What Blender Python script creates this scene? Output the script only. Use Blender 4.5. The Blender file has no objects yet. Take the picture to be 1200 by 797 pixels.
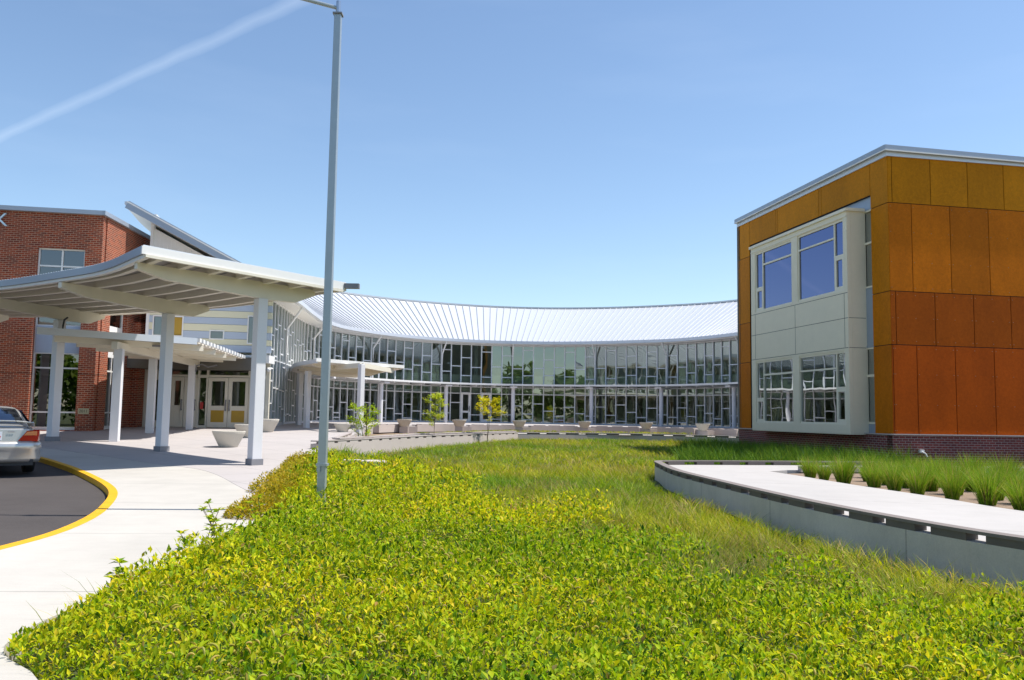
import bpy, bmesh, math, random
import numpy as np
from mathutils import Vector, Matrix

R = math.radians
random.seed(7)
rng = np.random.default_rng(11)
C = bpy.context.scene.collection
SC = bpy.context.scene

# ------------------------------------------------------------------ camera, sky, sun
cam_d = bpy.data.cameras.new('camera')
cam = bpy.data.objects.new('camera', cam_d)
C.objects.link(cam)
cam_d.sensor_width = 36.0
cam_d.lens = 30.0
cam_d.clip_end = 4000
cam_d.clip_start = 0.05
PITCH = math.atan(0.088)
cam.matrix_world = Matrix.Rotation(R(90) + PITCH, 4, 'X') @ Matrix.Rotation(0.016, 4, 'Z')
SC.camera = cam
SUN_EL, SUN_AZ = R(62), R(5)          # azimuth measured from +X towards +Y
world = bpy.data.worlds.new('World')
SC.world = world
world.use_nodes = True
wn, wl = world.node_tree.nodes, world.node_tree.links
bg = wn['Background']
sky = wn.new('ShaderNodeTexSky')
sky.sky_type = 'NISHITA'
sky.sun_disc = False
sky.sun_elevation = SUN_EL
sky.sun_rotation = R(90) - SUN_AZ
sky.air_density = 1.0
sky.dust_density = 0.3
sky.ozone_density = 1.3
bg.inputs['Strength'].default_value = 0.132
# a faint contrail and thin streaks high in the sky
def wnode(t, **k):
    n = wn.new(t)
    for a, b in k.items(): setattr(n, a, b)
    return n
tc = wnode('ShaderNodeTexCoord')
nz = wnode('ShaderNodeTexNoise'); nz.inputs['Scale'].default_value = 7; nz.inputs['Detail'].default_value = 5
wl.new(tc.outputs['Generated'], nz.inputs['Vector'])
dot = wnode('ShaderNodeVectorMath', operation='DOT_PRODUCT')
wl.new(tc.outputs['Generated'], dot.inputs[0]); dot.inputs[1].default_value = (0.4, 0.49, -0.776)
def wmath(op, a, b=None, c=None, clamp=False):
    n = wn.new('ShaderNodeMath'); n.operation = op; n.use_clamp = clamp
    for i, v in enumerate((a, b, c)):
        if v is None: continue
        if isinstance(v, (int, float)): n.inputs[i].default_value = v
        else: wl.new(v, n.inputs[i])
    return n.outputs[0]
wob = wmath('MULTIPLY', wmath('SUBTRACT', nz.outputs['Fac'], 0.5), 0.024)
dd = wmath('ABSOLUTE', wmath('ADD', wmath('ADD', dot.outputs['Value'], wob), 0.004))
sepw = wnode('ShaderNodeSeparateXYZ'); wl.new(tc.outputs['Generated'], sepw.inputs[0])
width = wmath('MULTIPLY_ADD', sepw.outputs['Z'], 0.019, 0.0006)
band = wmath('SUBTRACT', 1.0, wmath('DIVIDE', dd, width), clamp=True)
side = wmath('LESS_THAN', sepw.outputs['X'], 0.0)
nz2 = wnode('ShaderNodeTexNoise'); nz2.inputs['Scale'].default_value = 3.0; nz2.inputs['Detail'].default_value = 6
mp = wnode('ShaderNodeMapping'); mp.inputs['Scale'].default_value = (1, 1.2, 5)
mp.inputs['Rotation'].default_value = (0, 0.4, 0)
wl.new(tc.outputs['Generated'], mp.inputs[0]); wl.new(mp.outputs[0], nz2.inputs['Vector'])
cir = wmath('MULTIPLY', wmath('SUBTRACT', nz2.outputs['Fac'], 0.5, clamp=True), 0.16)
bandf = wmath('MULTIPLY', wmath('MULTIPLY', wmath('POWER', band, 0.8), side), 0.13)
fac = wmath('ADD', bandf, cir, clamp=True)
mixw = wnode('ShaderNodeMixRGB'); wl.new(fac, mixw.inputs[0]); wl.new(sky.outputs[0], mixw.inputs[1])
mixw.inputs[2].default_value = (7.0, 7.6, 8.4, 1)
tintw = wnode('ShaderNodeMixRGB', blend_type='MULTIPLY'); tintw.inputs[0].default_value = 1.0
wl.new(mixw.outputs[0], tintw.inputs[1]); tintw.inputs[2].default_value = (0.98, 1.015, 1.03, 1)
wl.new(tintw.outputs[0], bg.inputs['Color'])

sd = bpy.data.lights.new('sun', 'SUN')
sd.energy = 5.0; sd.angle = R(0.55); sd.color = (1.0, 0.955, 0.88)
sun = bpy.data.objects.new('sun', sd); C.objects.link(sun)
sv = Vector((math.cos(SUN_EL) * math.cos(SUN_AZ), math.cos(SUN_EL) * math.sin(SUN_AZ), math.sin(SUN_EL)))
sun.rotation_euler = sv.to_track_quat('Z', 'Y').to_euler()
sun.location = (30, 10, 50)
SC.view_settings.view_transform = 'Standard'
SC.view_settings.look = 'None'
SC.view_settings.exposure = 0.42
SC.view_settings.gamma = 1
SC.view_settings.use_curve_mapping = False
SC.render.engine = 'CYCLES'
SC.cycles.max_bounces = 8
SC.cycles.transparent_max_bounces = 12
SC.cycles.caustics_reflective = False
SC.cycles.caustics_refractive = False

# ------------------------------------------------------------------ materials
class NT:
    def __init__(s, name):
        s.m = bpy.data.materials.new(name); s.m.use_nodes = True
        s.n, s.l = s.m.node_tree.nodes, s.m.node_tree.links
        s.b = s.n['Principled BSDF']; s.out = s.n['Material Output']
    def node(s, t, **k):
        x = s.n.new(t)
        for a, b in k.items(): setattr(x, a, b)
        return x
    def put(s, sock, v):
        if isinstance(v, (int, float, tuple, list)): sock.default_value = v
        else: s.l.new(v, sock)
    def math(s, op, a, b=None, c=None, clamp=False):
        x = s.n.new('ShaderNodeMath'); x.operation = op; x.use_clamp = clamp
        for i, v in enumerate((a, b, c)):
            if v is not None: s.put(x.inputs[i], v)
        return x.outputs[0]
    def noise(s, scale, detail=4, vec=None, rough=.55):
        x = s.n.new('ShaderNodeTexNoise'); x.inputs['Scale'].default_value = scale
        x.inputs['Detail'].default_value = detail; x.inputs['Roughness'].default_value = rough
        if vec is not None: s.l.new(vec, x.inputs['Vector'])
        return x.outputs['Fac']
    def coords(s, kind='Object', scale=(1, 1, 1)):
        t = s.n.new('ShaderNodeTexCoord'); m = s.n.new('ShaderNodeMapping')
        m.inputs['Scale'].default_value = scale
        s.l.new(t.outputs[kind], m.inputs[0]); return m.outputs[0]
    def ramp(s, fac, stops):
        r = s.n.new('ShaderNodeValToRGB'); s.l.new(fac, r.inputs[0])
        e = r.color_ramp.elements
        while len(e) < len(stops): e.new(0.5)
        for i, (p, c) in enumerate(stops): e[i].position = p; e[i].color = (*c, 1)
        return r.outputs[0]
    def mix(s, f, a, b, t='MIX'):
        x = s.n.new('ShaderNodeMixRGB'); x.blend_type = t
        for i, v in enumerate((f, a, b)):
            if isinstance(v, tuple) and len(v) == 3: v = (*v, 1)
            s.put(x.inputs[i], v)
        return x.outputs[0]
    def bump(s, h, strength=.3, dist=.01):
        x = s.n.new('ShaderNodeBump'); x.inputs['Strength'].default_value = strength
        x.inputs['Distance'].default_value = dist; s.l.new(h, x.inputs['Height'])
        s.l.new(x.outputs[0], s.b.inputs['Normal'])

def plain(name, col, rough=.5, metal=0, var=.1, scale=6, fine=0.06, bump=0, coord='Object'):
    t = NT(name)
    v = t.coords(coord)
    n1 = t.noise(scale, 5, v); n2 = t.noise(scale * 14, 3, v)
    k = t.math('ADD', t.math('MULTIPLY', t.math('SUBTRACT', n1, .5), 2 * var),
               t.math('MULTIPLY', t.math('SUBTRACT', n2, .5), 2 * fine))
    k = t.math('ADD', k, 1.0)
    cc = t.mix(1.0, col, t.n.new('ShaderNodeCombineXYZ').outputs[0], 'MULTIPLY')
    comb = [x for x in t.n if x.bl_idname == 'ShaderNodeCombineXYZ'][0]
    for i in range(3): t.l.new(k, comb.inputs[i])
    t.l.new(cc, t.b.inputs['Base Color'])
    t.b.inputs['Roughness'].default_value = rough
    t.b.inputs['Metallic'].default_value = metal
    if bump: t.bump(n2, bump, .01)
    return t.m

def concrete(name, col, joint=None, rot=0.0, stain=.12, speck=.05, off=0.0):
    t = NT(name)
    v = t.coords('Object')
    n1 = t.noise(.35, 6, v, .6); n2 = t.noise(2.2, 5, v, .6); n3 = t.noise(60, 2, v)
    n4 = t.noise(9, 4, t.coords('Object', (.25, 2.2, 1)))
    k = t.math('MULTIPLY_ADD', t.math('SUBTRACT', n1, .5), 2 * stain, 1.0)
    k = t.math('ADD', k, t.math('MULTIPLY', t.math('SUBTRACT', n2, .5), stain))
    k = t.math('ADD', k, t.math('MULTIPLY', t.math('SUBTRACT', n3, .5), 2 * speck))
    k = t.math('ADD', k, t.math('MULTIPLY', t.math('SUBTRACT', n4, .5), stain * .5))
    if joint:
        tcn = t.n.new('ShaderNodeTexCoord'); mpn = t.n.new('ShaderNodeMapping')
        mpn.inputs['Rotation'].default_value = (0, 0, rot)
        t.l.new(tcn.outputs['Object'], mpn.inputs[0])
        sp = t.n.new('ShaderNodeSeparateXYZ'); t.l.new(mpn.outputs[0], sp.inputs[0])
        for ax, p in zip(('X', 'Y'), joint):
            if not p: continue
            f = t.math('PINGPONG', t.math('ADD', sp.outputs[ax], off + 100.0), p / 2)
            w = t.math('LESS_THAN', f, .013)
            k = t.math('SUBTRACT', k, t.math('MULTIPLY', w, .30))
    comb = t.n.new('ShaderNodeCombineXYZ')
    for i in range(3): t.l.new(k, comb.inputs[i])
    t.l.new(t.mix(1.0, col, comb.outputs[0], 'MULTIPLY'), t.b.inputs['Base Color'])
    t.b.inputs['Roughness'].default_value = .9
    t.b.inputs['Specular IOR Level'].default_value = .25
    t.bump(n3, .25, .004)
    return t.m

def brick(name, c1, c2, mortar, bias=0.0, bands=()):
    t = NT(name)
    v = t.coords('UV')
    b = t.n.new('ShaderNodeTexBrick')
    t.l.new(v, b.inputs['Vector'])
    b.inputs['Scale'].default_value = 1.0
    b.inputs['Brick Width'].default_value = .215
    b.inputs['Row Height'].default_value = .077
    b.inputs['Mortar Size'].default_value = .009
    b.inputs['Mortar Smooth'].default_value = .3
    b.inputs['Bias'].default_value = bias
    b.inputs['Color1'].default_value = (*c1, 1); b.inputs['Color2'].default_value = (*c2, 1)
    b.inputs['Mortar'].default_value = (*mortar, 1)
    n1 = t.noise(.9, 5, v); n2 = t.noise(25, 3, v)
    k = t.math('ADD', t.math('MULTIPLY_ADD', t.math('SUBTRACT', n1, .5), .5, 1.0),
               t.math('MULTIPLY', t.math('SUBTRACT', n2, .5), .3))
    if bands:
        sp = t.n.new('ShaderNodeSeparateXYZ'); t.l.new(v, sp.inputs[0])
        for z in bands:
            w = t.math('LESS_THAN', t.math('ABSOLUTE', t.math('SUBTRACT', sp.outputs['Y'], z)), .035)
            k = t.math('SUBTRACT', k, t.math('MULTIPLY', w, .4))
    comb = t.n.new('ShaderNodeCombineXYZ')
    for i in range(3): t.l.new(k, comb.inputs[i])
    t.l.new(t.mix(1.0, b.outputs['Color'], comb.outputs[0], 'MULTIPLY'), t.b.inputs['Base Color'])
    t.b.inputs['Roughness'].default_value = .85
    inv = t.math('SUBTRACT', 1.0, b.outputs['Fac'])
    t.bump(inv, .5, .006)
    return t.m

def glass(name, tint=(.75, .85, .8), refl=.12, ior=1.5, rcol=(1, 1, 1), rough=0.0, wave=.0):
    t = NT(name); t.n.remove(t.b)
    tr = t.node('ShaderNodeBsdfTransparent'); tr.inputs[0].default_value = (*tint, 1)
    gl = t.node('ShaderNodeBsdfGlossy'); gl.inputs[0].default_value = (*rcol, 1); gl.inputs['Roughness'].default_value = rough
    if wave:
        bp = t.node('ShaderNodeBump'); bp.inputs['Strength'].default_value = wave; bp.inputs['Distance'].default_value = .05
        t.l.new(t.noise(.9, 1, t.coords('Object')), bp.inputs['Height']); t.l.new(bp.outputs[0], gl.inputs['Normal'])
    fr = t.node('ShaderNodeFresnel'); fr.inputs[0].default_value = ior
    f = t.math('ADD', t.math('MULTIPLY', fr.outputs[0], 1.0), refl, clamp=True)
    mx = t.node('ShaderNodeMixShader'); t.l.new(f, mx.inputs[0]); t.l.new(tr.outputs[0], mx.inputs[1]); t.l.new(gl.outputs[0], mx.inputs[2])
    t.l.new(mx.outputs[0], t.out.inputs[0])
    return t.m

def leafy(name, trans=.4, rough=.55, gain=1.0):
    t = NT(name)
    at = t.node('ShaderNodeAttribute', attribute_name='tone')
    col = at.outputs['Color']
    t.b.inputs['Roughness'].default_value = rough
    t.b.inputs['Specular IOR Level'].default_value = .12
    t.l.new(col, t.b.inputs['Base Color'])
    tl = t.node('ShaderNodeBsdfTranslucent')
    t.l.new(t.mix(1.0, col, (1.25 * gain, 1.25 * gain, .6 * gain), 'MULTIPLY'), tl.inputs[0])
    mx = t.node('ShaderNodeMixShader'); mx.inputs[0].default_value = trans
    t.l.new(t.b.outputs[0], mx.inputs[1]); t.l.new(tl.outputs[0], mx.inputs[2]); t.l.new(mx.outputs[0], t.out.inputs[0])
    return t.m

def attrmat(name, rough=.4, var=.2, scale=40, metal=0, spec=.5):
    t = NT(name)
    at = t.node('ShaderNodeAttribute', attribute_name='tone')
    v = t.coords('Object')
    n = t.noise(scale, 5, v, .85); n2 = t.noise(.8, 6, t.coords('Object', (1, 1, .45)), .7)
    k = t.math('ADD', t.math('MULTIPLY_ADD', t.math('SUBTRACT', n, .5), 2 * var, 1.0), t.math('MULTIPLY', t.math('SUBTRACT', n2, .5), .75))
    comb = t.n.new('ShaderNodeCombineXYZ')
    for i in range(3): t.l.new(k, comb.inputs[i])
    t.l.new(t.mix(1.0, at.outputs['Color'], comb.outputs[0], 'MULTIPLY'), t.b.inputs['Base Color'])
    t.b.inputs['Roughness'].default_value = rough; t.b.inputs['Metallic'].default_value = metal
    t.b.inputs['Specular IOR Level'].default_value = spec
    return t.m

M = {}
M['walk'] = concrete('walk_concrete', (.47, .44, .395), joint=(0, 3.0), rot=R(-4), off=1.1, stain=.2)
M['plaza'] = concrete('plaza_concrete', (.42, .385, .37), joint=(1.6, 1.6), rot=R(-43))
M['pathc'] = concrete('path_concrete', (.43, .405, .385), joint=(0, 3.0), rot=R(20), stain=.16)
M['wallc'] = concrete('wall_concrete', (.56, .51, .46), stain=.35, speck=.14, joint=(0, 3.2), rot=R(0))
M['bandc'] = concrete('pale_wall_concrete', (.50, .44, .41), stain=.12)
M['asphalt'] = concrete('asphalt', (.072, .062, .058), stain=.25, speck=.35)
M['yellow'] = plain('yellow_kerb_paint', (.74, .37, .004), .6, var=.22, scale=5, fine=.12)
M['soil'] = plain('soil', (.085, .055, .032), .95, var=.4, scale=5, fine=.4, bump=.5)
M['mulch'] = plain('mulch', (.24, .17, .12), .95, var=.3, scale=3, fine=.5, bump=.6)
M['lawn'] = plain('lawn_soil', (.06, .075, .015), .95, var=.35, scale=2, fine=.5)
M['far'] = plain('far_ground', (.10, .12, .04), .95, var=.3, scale=.1, fine=.2)
M['white'] = plain('white_paint', (.78, .77, .75), .45, var=.03, fine=.015)
M['column'] = plain('column_paint', (.72, .71, .73), .45, var=.04, scale=2, fine=.03)
M['beam'] = plain('beam_bounce_cream', (.74, .69, .58), .5, var=.04, fine=.02)  # cream cast is bounced light put into the colour
M['deck'] = plain('deck_metal', (.34, .32, .30), .45, var=.06)
M['purlin'] = plain('purlin_metal', (.76, .71, .62), .5, var=.05)
M['fascia'] = plain('fascia_metal', (.62, .65, .70), .35, metal=.25, var=.03)
M['bluegrey'] = plain('blue_grey_metal', (.34, .39, .47), .4, metal=.2, var=.04)
M['dark'] = plain('dark_joint', (.02, .018, .017), .8)
M['steel'] = plain('galvanised_steel', (.42, .47, .50), .42, metal=.55, var=.08, scale=9)
M['plate'] = plain('grey_base_plate', (.22, .22, .24), .6)
M['roofm'] = plain('standing_seam_roof', (.70, .71, .73), .33, metal=.35, var=.02)
M['seam'] = plain('roof_seam', (.56, .57, .60), .35, metal=.4, var=.02)
M['mullion'] = plain('mullion_metal', (.70, .71, .72), .4, metal=.1, var=.03)
M['brick'] = brick('red_brick', (.33, .050, .012), (.15, .022, .010), (.44, .30, .20), bands=(1.32, 3.95))
M['brick2'] = brick('purple_brick', (.22, .042, .034), (.12, .026, .028), (.34, .27, .24))
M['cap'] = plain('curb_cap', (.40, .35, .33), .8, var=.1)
M['curbtop'] = plain('dark_cap', (.19, .16, .145), .8, var=.15)  # darker brown than the concrete wall below
M['curbdark'] = plain('dark_curb', (.13, .11, .10), .8, var=.2)  # darker brown than the wall face
M['bowl'] = concrete('bowl_concrete', (.58, .54, .47), stain=.1)
M['siding_b'] = plain('blue_siding', (.42, .48, .58), .5, var=.03)
M['siding_c'] = plain('cream_siding', (.70, .66, .48), .5, var=.03)
M['cream'] = plain('cream_frame', (.76, .71, .60), .5, var=.03)
M['bay'] = plain('bay_panel', (.80, .72, .55), .5, var=.05, scale=3, fine=.08)
M['bayframe'] = plain('window_frame_paint', (.82, .75, .60), .45, var=.02)
M['inter'] = plain('interior_wall', (.52, .47, .32), .9, var=.4, scale=.7)
M['interd'] = plain('interior_dark', (.14, .13, .11), .9, var=.4, scale=.7)
M['interp'] = plain('interior_pale', (.55, .58, .50), .8, var=.15, scale=1.0)
M['yellowp'] = plain('yellow_door_panel', (.48, .29, .03), .4)
M['gold'] = plain('ochre_blind', (.42, .26, .03), .6)
M['rubber'] = plain('rubber', (.015, .015, .015), .8)
M['carp'] = plain('silver_car_paint', (.52, .51, .49), .25, metal=.55, var=.02)
M['caplastic'] = plain('dark_plastic', (.03, .03, .032), .5)
M['red'] = plain('red_lens', (.50, .02, .008), .12, var=.2, scale=30)
M['amber'] = plain('amber_lens', (.75, .22, .03), .12, var=.2, scale=30)
M['chrome'] = plain('rim_metal', (.6, .6, .6), .2, metal=1)
M['platew'] = plain('licence_plate', (.65, .68, .72), .4)
M['redp'] = plain('red_paint', (.55, .05, .04), .4)
M['signm'] = plain('stone_sign', (.50, .44, .27), .6)
M['ink'] = plain('sign_ink', (.06, .05, .03), .6)
M['letter'] = plain('letter_metal', (.62, .70, .76), .3, metal=.4)
M['g_curtain'] = glass('curtain_glass', (.80, .88, .78), .20, 1.6, (.86, .95, .90), wave=.10)
M['g_left'] = glass('brick_window_glass', (.30, .34, .32), .14, 1.5)
M['g_up'] = glass('sky_tinted_upper_glass', (.10, .12, .16), .30, 1.6, (.42, .47, .80))  # blue reflection colour paints a deeper mirrored sky into the upper panes
M['g_low'] = glass('tinted_lower_glass', (.20, .22, .22), .42, 1.6, (.85, .9, .9), wave=.05)
M['g_door'] = glass('door_glass', (.55, .58, .5), .06, 1.45)
M['g_car'] = glass('car_glass', (.10, .12, .16), .16, 1.5, (.75, .85, 1))
M['panel'] = attrmat('orange_panel', .55, var=.5, scale=11, spec=.08)
M['leaf'] = leafy('broad_leaf')
M['blade'] = leafy('grass_blade', .35)
M['tuft'] = leafy('tuft_blade', .3)
M['treeleaf'] = leafy('tree_leaf', .4)
M['bark'] = plain('bark', (.16, .12, .08), .9, var=.3, scale=20)
M['wood'] = plain('stake_wood', (.3, .22, .13), .8)

# ------------------------------------------------------------------ mesh builder
class MB:
    def __init__(s): s.v = []; s.f = []; s.m = []; s.c = []; s.cur = 0; s.col = (1, 1, 1)
    def face(s, pts):
        b = len(s.v); s.v += [tuple(p) for p in pts]; s.f.append(tuple(range(b, b + len(pts)))); s.m.append(s.cur); s.c.append(s.col)
    def hexa(s, p):   # 8 points: 0-3 bottom ccw, 4-7 top ccw
        b = len(s.v); s.v += [tuple(q) for q in p]
        for f in ((3, 2, 1, 0), (4, 5, 6, 7), (0, 1, 5, 4), (1, 2, 6, 5), (2, 3, 7, 6), (3, 0, 4, 7)):
            s.f.append(tuple(b + i for i in f)); s.m.append(s.cur); s.c.append(s.col)
    def box(s, c, size, rot=0.0):
        hx, hy, hz = size[0] / 2, size[1] / 2, size[2] / 2
        cr, sr = math.cos(rot), math.sin(rot)
        P = []
        for z in (-hz, hz):
            for x, y in ((-hx, -hy), (hx, -hy), (hx, hy), (-hx, hy)):
                P.append((c[0] + x * cr - y * sr, c[1] + x * sr + y * cr, c[2] + z))
        s.hexa(P)
    def bar(s, a, b, w, h, up=(0, 0, 1), w2=None, h2=None):
        a, b = Vector(a), Vector(b); d = (b - a)
        if d.length < 1e-6: return
        d.normalize(); up = Vector(up)
        sdv = d.cross(up)
        if sdv.length < 1e-4: sdv = d.cross(Vector((1, 0, 0)))
        sdv.normalize(); u = sdv.cross(d)
        w2 = w if w2 is None else w2; h2 = h if h2 is None else h2
        P = [a - sdv * w / 2 - u * h / 2, a + sdv * w / 2 - u * h / 2, b + sdv * w2 / 2 - u * h2 / 2, b - sdv * w2 / 2 - u * h2 / 2,
             a - sdv * w / 2 + u * h / 2, a + sdv * w / 2 + u * h / 2, b + sdv * w2 / 2 + u * h2 / 2, b - sdv * w2 / 2 + u * h2 / 2]
        s.hexa(P)
    def prism(s, poly, z0, z1):
        n = len(poly); fz0 = z0 if callable(z0) else (lambda x, y: z0); fz1 = z1 if callable(z1) else (lambda x, y: z1)
        b = len(s.v)
        s.v += [(x, y, fz0(x, y)) for x, y in poly] + [(x, y, fz1(x, y)) for x, y in poly]
        s.f.append(tuple(b + n + i for i in range(n))); s.f.append(tuple(b + n - 1 - i for i in range(n)))
        for i in range(n):
            j = (i + 1) % n; s.f.append((b + i, b + j, b + n + j, b + n + i))
        s.m += [s.cur] * (n + 2); s.c += [s.col] * (n + 2)
    def tube(s, pts, r, n=8, r2=None, cap=True):
        pts = [Vector(p) for p in pts]; m = len(pts); rings = []
        for i, p in enumerate(pts):
            d = (pts[min(i + 1, m - 1)] - pts[max(i - 1, 0)]).normalized()
            a = d.cross(Vector((0, 0, 1)))
            if a.length < .01: a = d.cross(Vector((1, 0, 0)))
            a.normalize(); bb = a.cross(d)
            rr = r if r2 is None else r + (r2 - r) * i / (m - 1)
            base = len(s.v)
            for k in range(n):
                t = 2 * math.pi * k / n
                s.v.append(tuple(p + a * (rr * math.cos(t)) + bb * (rr * math.sin(t))))
            rings.append(base)
        for i in range(m - 1):
            for k in range(n):
                k2 = (k + 1) % n
                s.f.append((rings[i] + k, rings[i + 1] + k, rings[i + 1] + k2, rings[i] + k2)); s.m.append(s.cur); s.c.append(s.col)
        if cap:
            s.f.append(tuple(rings[0] + k for k in range(n))); s.m.append(s.cur); s.c.append(s.col)
            s.f.append(tuple(rings[-1] + n - 1 - k for k in range(n))); s.m.append(s.cur); s.c.append(s.col)
    def lathe(s, prof, n=28, c=(0, 0, 0)):
        rings = []
        for r, z in prof:
            base = len(s.v)
            for k in range(n):
                t = 2 * math.pi * k / n; s.v.append((c[0] + r * math.cos(t), c[1] + r * math.sin(t), c[2] + z))
            rings.append(base)
        for i in range(len(prof) - 1):
            for k in range(n):
                k2 = (k + 1) % n; s.f.append((rings[i] + k, rings[i] + k2, rings[i + 1] + k2, rings[i + 1] + k)); s.m.append(s.cur); s.c.append(s.col)
        s.f.append(tuple(rings[0] + n - 1 - k for k in range(n))); s.m.append(s.cur); s.c.append(s.col)
        s.f.append(tuple(rings[-1] + k for k in range(n))); s.m.append(s.cur); s.c.append(s.col)
    def ribbon(s, A, B):   # quad strip between two 3D polylines
        for i in range(len(A) - 1): s.face([A[i], A[i + 1], B[i + 1], B[i]])
    def slab(s, A, B, th):   # closed slab between two top polylines
        dn = lambda p: (p[0], p[1], p[2] - th)
        for i in range(len(A) - 1):
            s.hexa([dn(A[i]), dn(A[i + 1]), dn(B[i + 1]), dn(B[i]), A[i], A[i + 1], B[i + 1], B[i]])
    def wall(s, o, d, s0, s1, z0, z1, th, holes=()):
        """vertical wall from o along d; outer face on the right-hand side of d, thickness to the left"""
        nx, ny = -d[1], d[0]
        S = sorted(set([s0, s1] + [h[0] for h in holes] + [h[1] for h in holes])); S = [x for x in S if s0 <= x <= s1]
        Z = sorted(set([z0, z1] + [h[2] for h in holes] + [h[3] for h in holes])); Z = [z for z in Z if z0 <= z <= z1]
        def solid(i, j):
            if i < 0 or j < 0 or i >= len(S) - 1 or j >= len(Z) - 1: return False
            cs, cz = (S[i] + S[i + 1]) / 2, (Z[j] + Z[j + 1]) / 2
            return not any(h[0] < cs < h[1] and h[2] < cz < h[3] for h in holes)
        P = lambda a, z, t: (o[0] + d[0] * a + nx * t, o[1] + d[1] * a + ny * t, z)
        for i in range(len(S) - 1):
            for j in range(len(Z) - 1):
                if not solid(i, j): continue
                a, b, z, w = S[i], S[i + 1], Z[j], Z[j + 1]
                s.face([P(a, z, 0), P(b, z, 0), P(b, w, 0), P(a, w, 0)])
                s.face([P(b, z, th), P(a, z, th), P(a, w, th), P(b, w, th)])
                if not solid(i - 1, j): s.face([P(a, z, th), P(a, z, 0), P(a, w, 0), P(a, w, th)])
                if not solid(i + 1, j): s.face([P(b, z, 0), P(b, z, th), P(b, w, th), P(b, w, 0)])
                if not solid(i, j - 1): s.face([P(a, z, 0), P(a, z, th), P(b, z, th), P(b, z, 0)])
                if not solid(i, j + 1): s.face([P(a, w, 0), P(b, w, 0), P(b, w, th), P(a, w, th)])
    def build(s, name, mat, parent=None, smooth=False, uv=False, col=False, bevel=0, subsurf=0):
        me = bpy.data.meshes.new(name)
        off = Vector((0, 0, 0)); rotm = None
        vs = s.v
        if parent is not None:
            inv = parent.matrix_basis.inverted() if parent.parent is None else (parent.parent.matrix_basis @ parent.matrix_basis).inverted()
            if not getattr(s, 'local', False): vs = [tuple(inv @ Vector(v)) for v in s.v]
        me.from_pydata(vs, [], s.f)
        mats = mat if isinstance(mat, (list, tuple)) else [mat]
        for x in mats: me.materials.append(x if not isinstance(x, str) else M[x])
        me.polygons.foreach_set('material_index', s.m)
        if smooth: me.polygons.foreach_set('use_smooth', [True] * len(me.polygons))
        if uv:
            u = me.uv_layers.new(name='UVMap')
            for p, fidx in zip(me.polygons, s.f):
                v3 = [Vector(s.v[i]) for i in fidx]
                nn = p.normal
                if abs(nn.z) > .7: uvs = [(q.x, q.y) for q in v3]
                else:
                    tx = Vector((-nn.y, nn.x, 0)).normalized(); uvs = [(q.dot(tx), q.z) for q in v3]
                for li, q in zip(p.loop_indices, uvs): u.data[li].uv = q
        if col:
            ca = me.color_attributes.new('tone', 'FLOAT_COLOR', 'CORNER')
            arr = []
            for p, c in zip(me.polygons, s.c): arr += [c[0], c[1], c[2], 1.0] * len(p.vertices)
            ca.data.foreach_set('color', arr)
        me.update()
        o = bpy.data.objects.new(name, me); C.objects.link(o)
        if parent is not None: o.parent = parent
        if bevel:
            bv = o.modifiers.new('bevel', 'BEVEL'); bv.width = bevel; bv.segments = 2; bv.limit_method = 'ANGLE'
        if subsurf:
            sb = o.modifiers.new('sub', 'SUBSURF'); sb.levels = subsurf; sb.render_levels = subsurf
        return o

def tag(o, label=None, cat=None, group=None, kind=None):
    if label: o['label'] = label
    if cat: o['category'] = cat
    if group: o['group'] = group
    if kind: o['kind'] = kind
    return o
def empty(name, loc, label, cat, rz=0.0, group=None):
    o = bpy.data.objects.new(name, None); C.objects.link(o)
    o.matrix_basis = Matrix.Translation(loc) @ Matrix.Rotation(rz, 4, 'Z')
    o.empty_display_size = .2
    return tag(o, label, cat, group)
def copy_tree(o, parent=None):
    c = o.copy(); C.objects.link(c); c.parent = parent
    for ch in list(o.children): copy_tree(ch, c)
    return c
def struct(o): o['kind'] = 'structure'; return o

# ------------------------------------------------------------------ curves and heights
def cat(P, n=12, closed=False):
    P = [np.array(p, float) for p in P]; Q = [2 * P[0] - P[1]] + P + [2 * P[-1] - P[-2]]; out = []
    for i in range(1, len(Q) - 2):
        p0, p1, p2, p3 = Q[i - 1:i + 3]
        for k in range(n):
            t = k / n
            out.append(.5 * ((2 * p1) + (-p0 + p2) * t + (2 * p0 - 5 * p1 + 4 * p2 - p3) * t * t + (-p0 + 3 * p1 - 3 * p2 + p3) * t ** 3))
    out.append(P[-1]); return np.array(out)
def resample(P, step):
    d = np.r_[0, np.cumsum(np.linalg.norm(np.diff(P[:, :2], axis=0), axis=1))]
    n = max(2, int(round(d[-1] / step)) + 1); t = np.linspace(0, d[-1], n)
    return np.stack([np.interp(t, d, P[:, k]) for k in range(P.shape[1])], 1)
def normals2(P):
    d = np.gradient(P[:, :2], axis=0); d /= np.linalg.norm(d, axis=1)[:, None]
    return np.stack([-d[:, 1], d[:, 0]], 1)      # left of travel
def offset(P, k):
    Q = P.copy(); Q[:, :2] += normals2(P) * k; return Q
ZY = [0, 12, 18, 24, 36, 42, 60]; ZZ = [-1.45, -1.36, -1.30, -1.15, -.82, -.62, -.60]
def zf(y): return float(np.interp(y, ZY, ZZ))
ga = R(10.6)
G1 = (-math.sin(ga), math.cos(ga)); G2 = (math.cos(ga), math.sin(ga))

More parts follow.
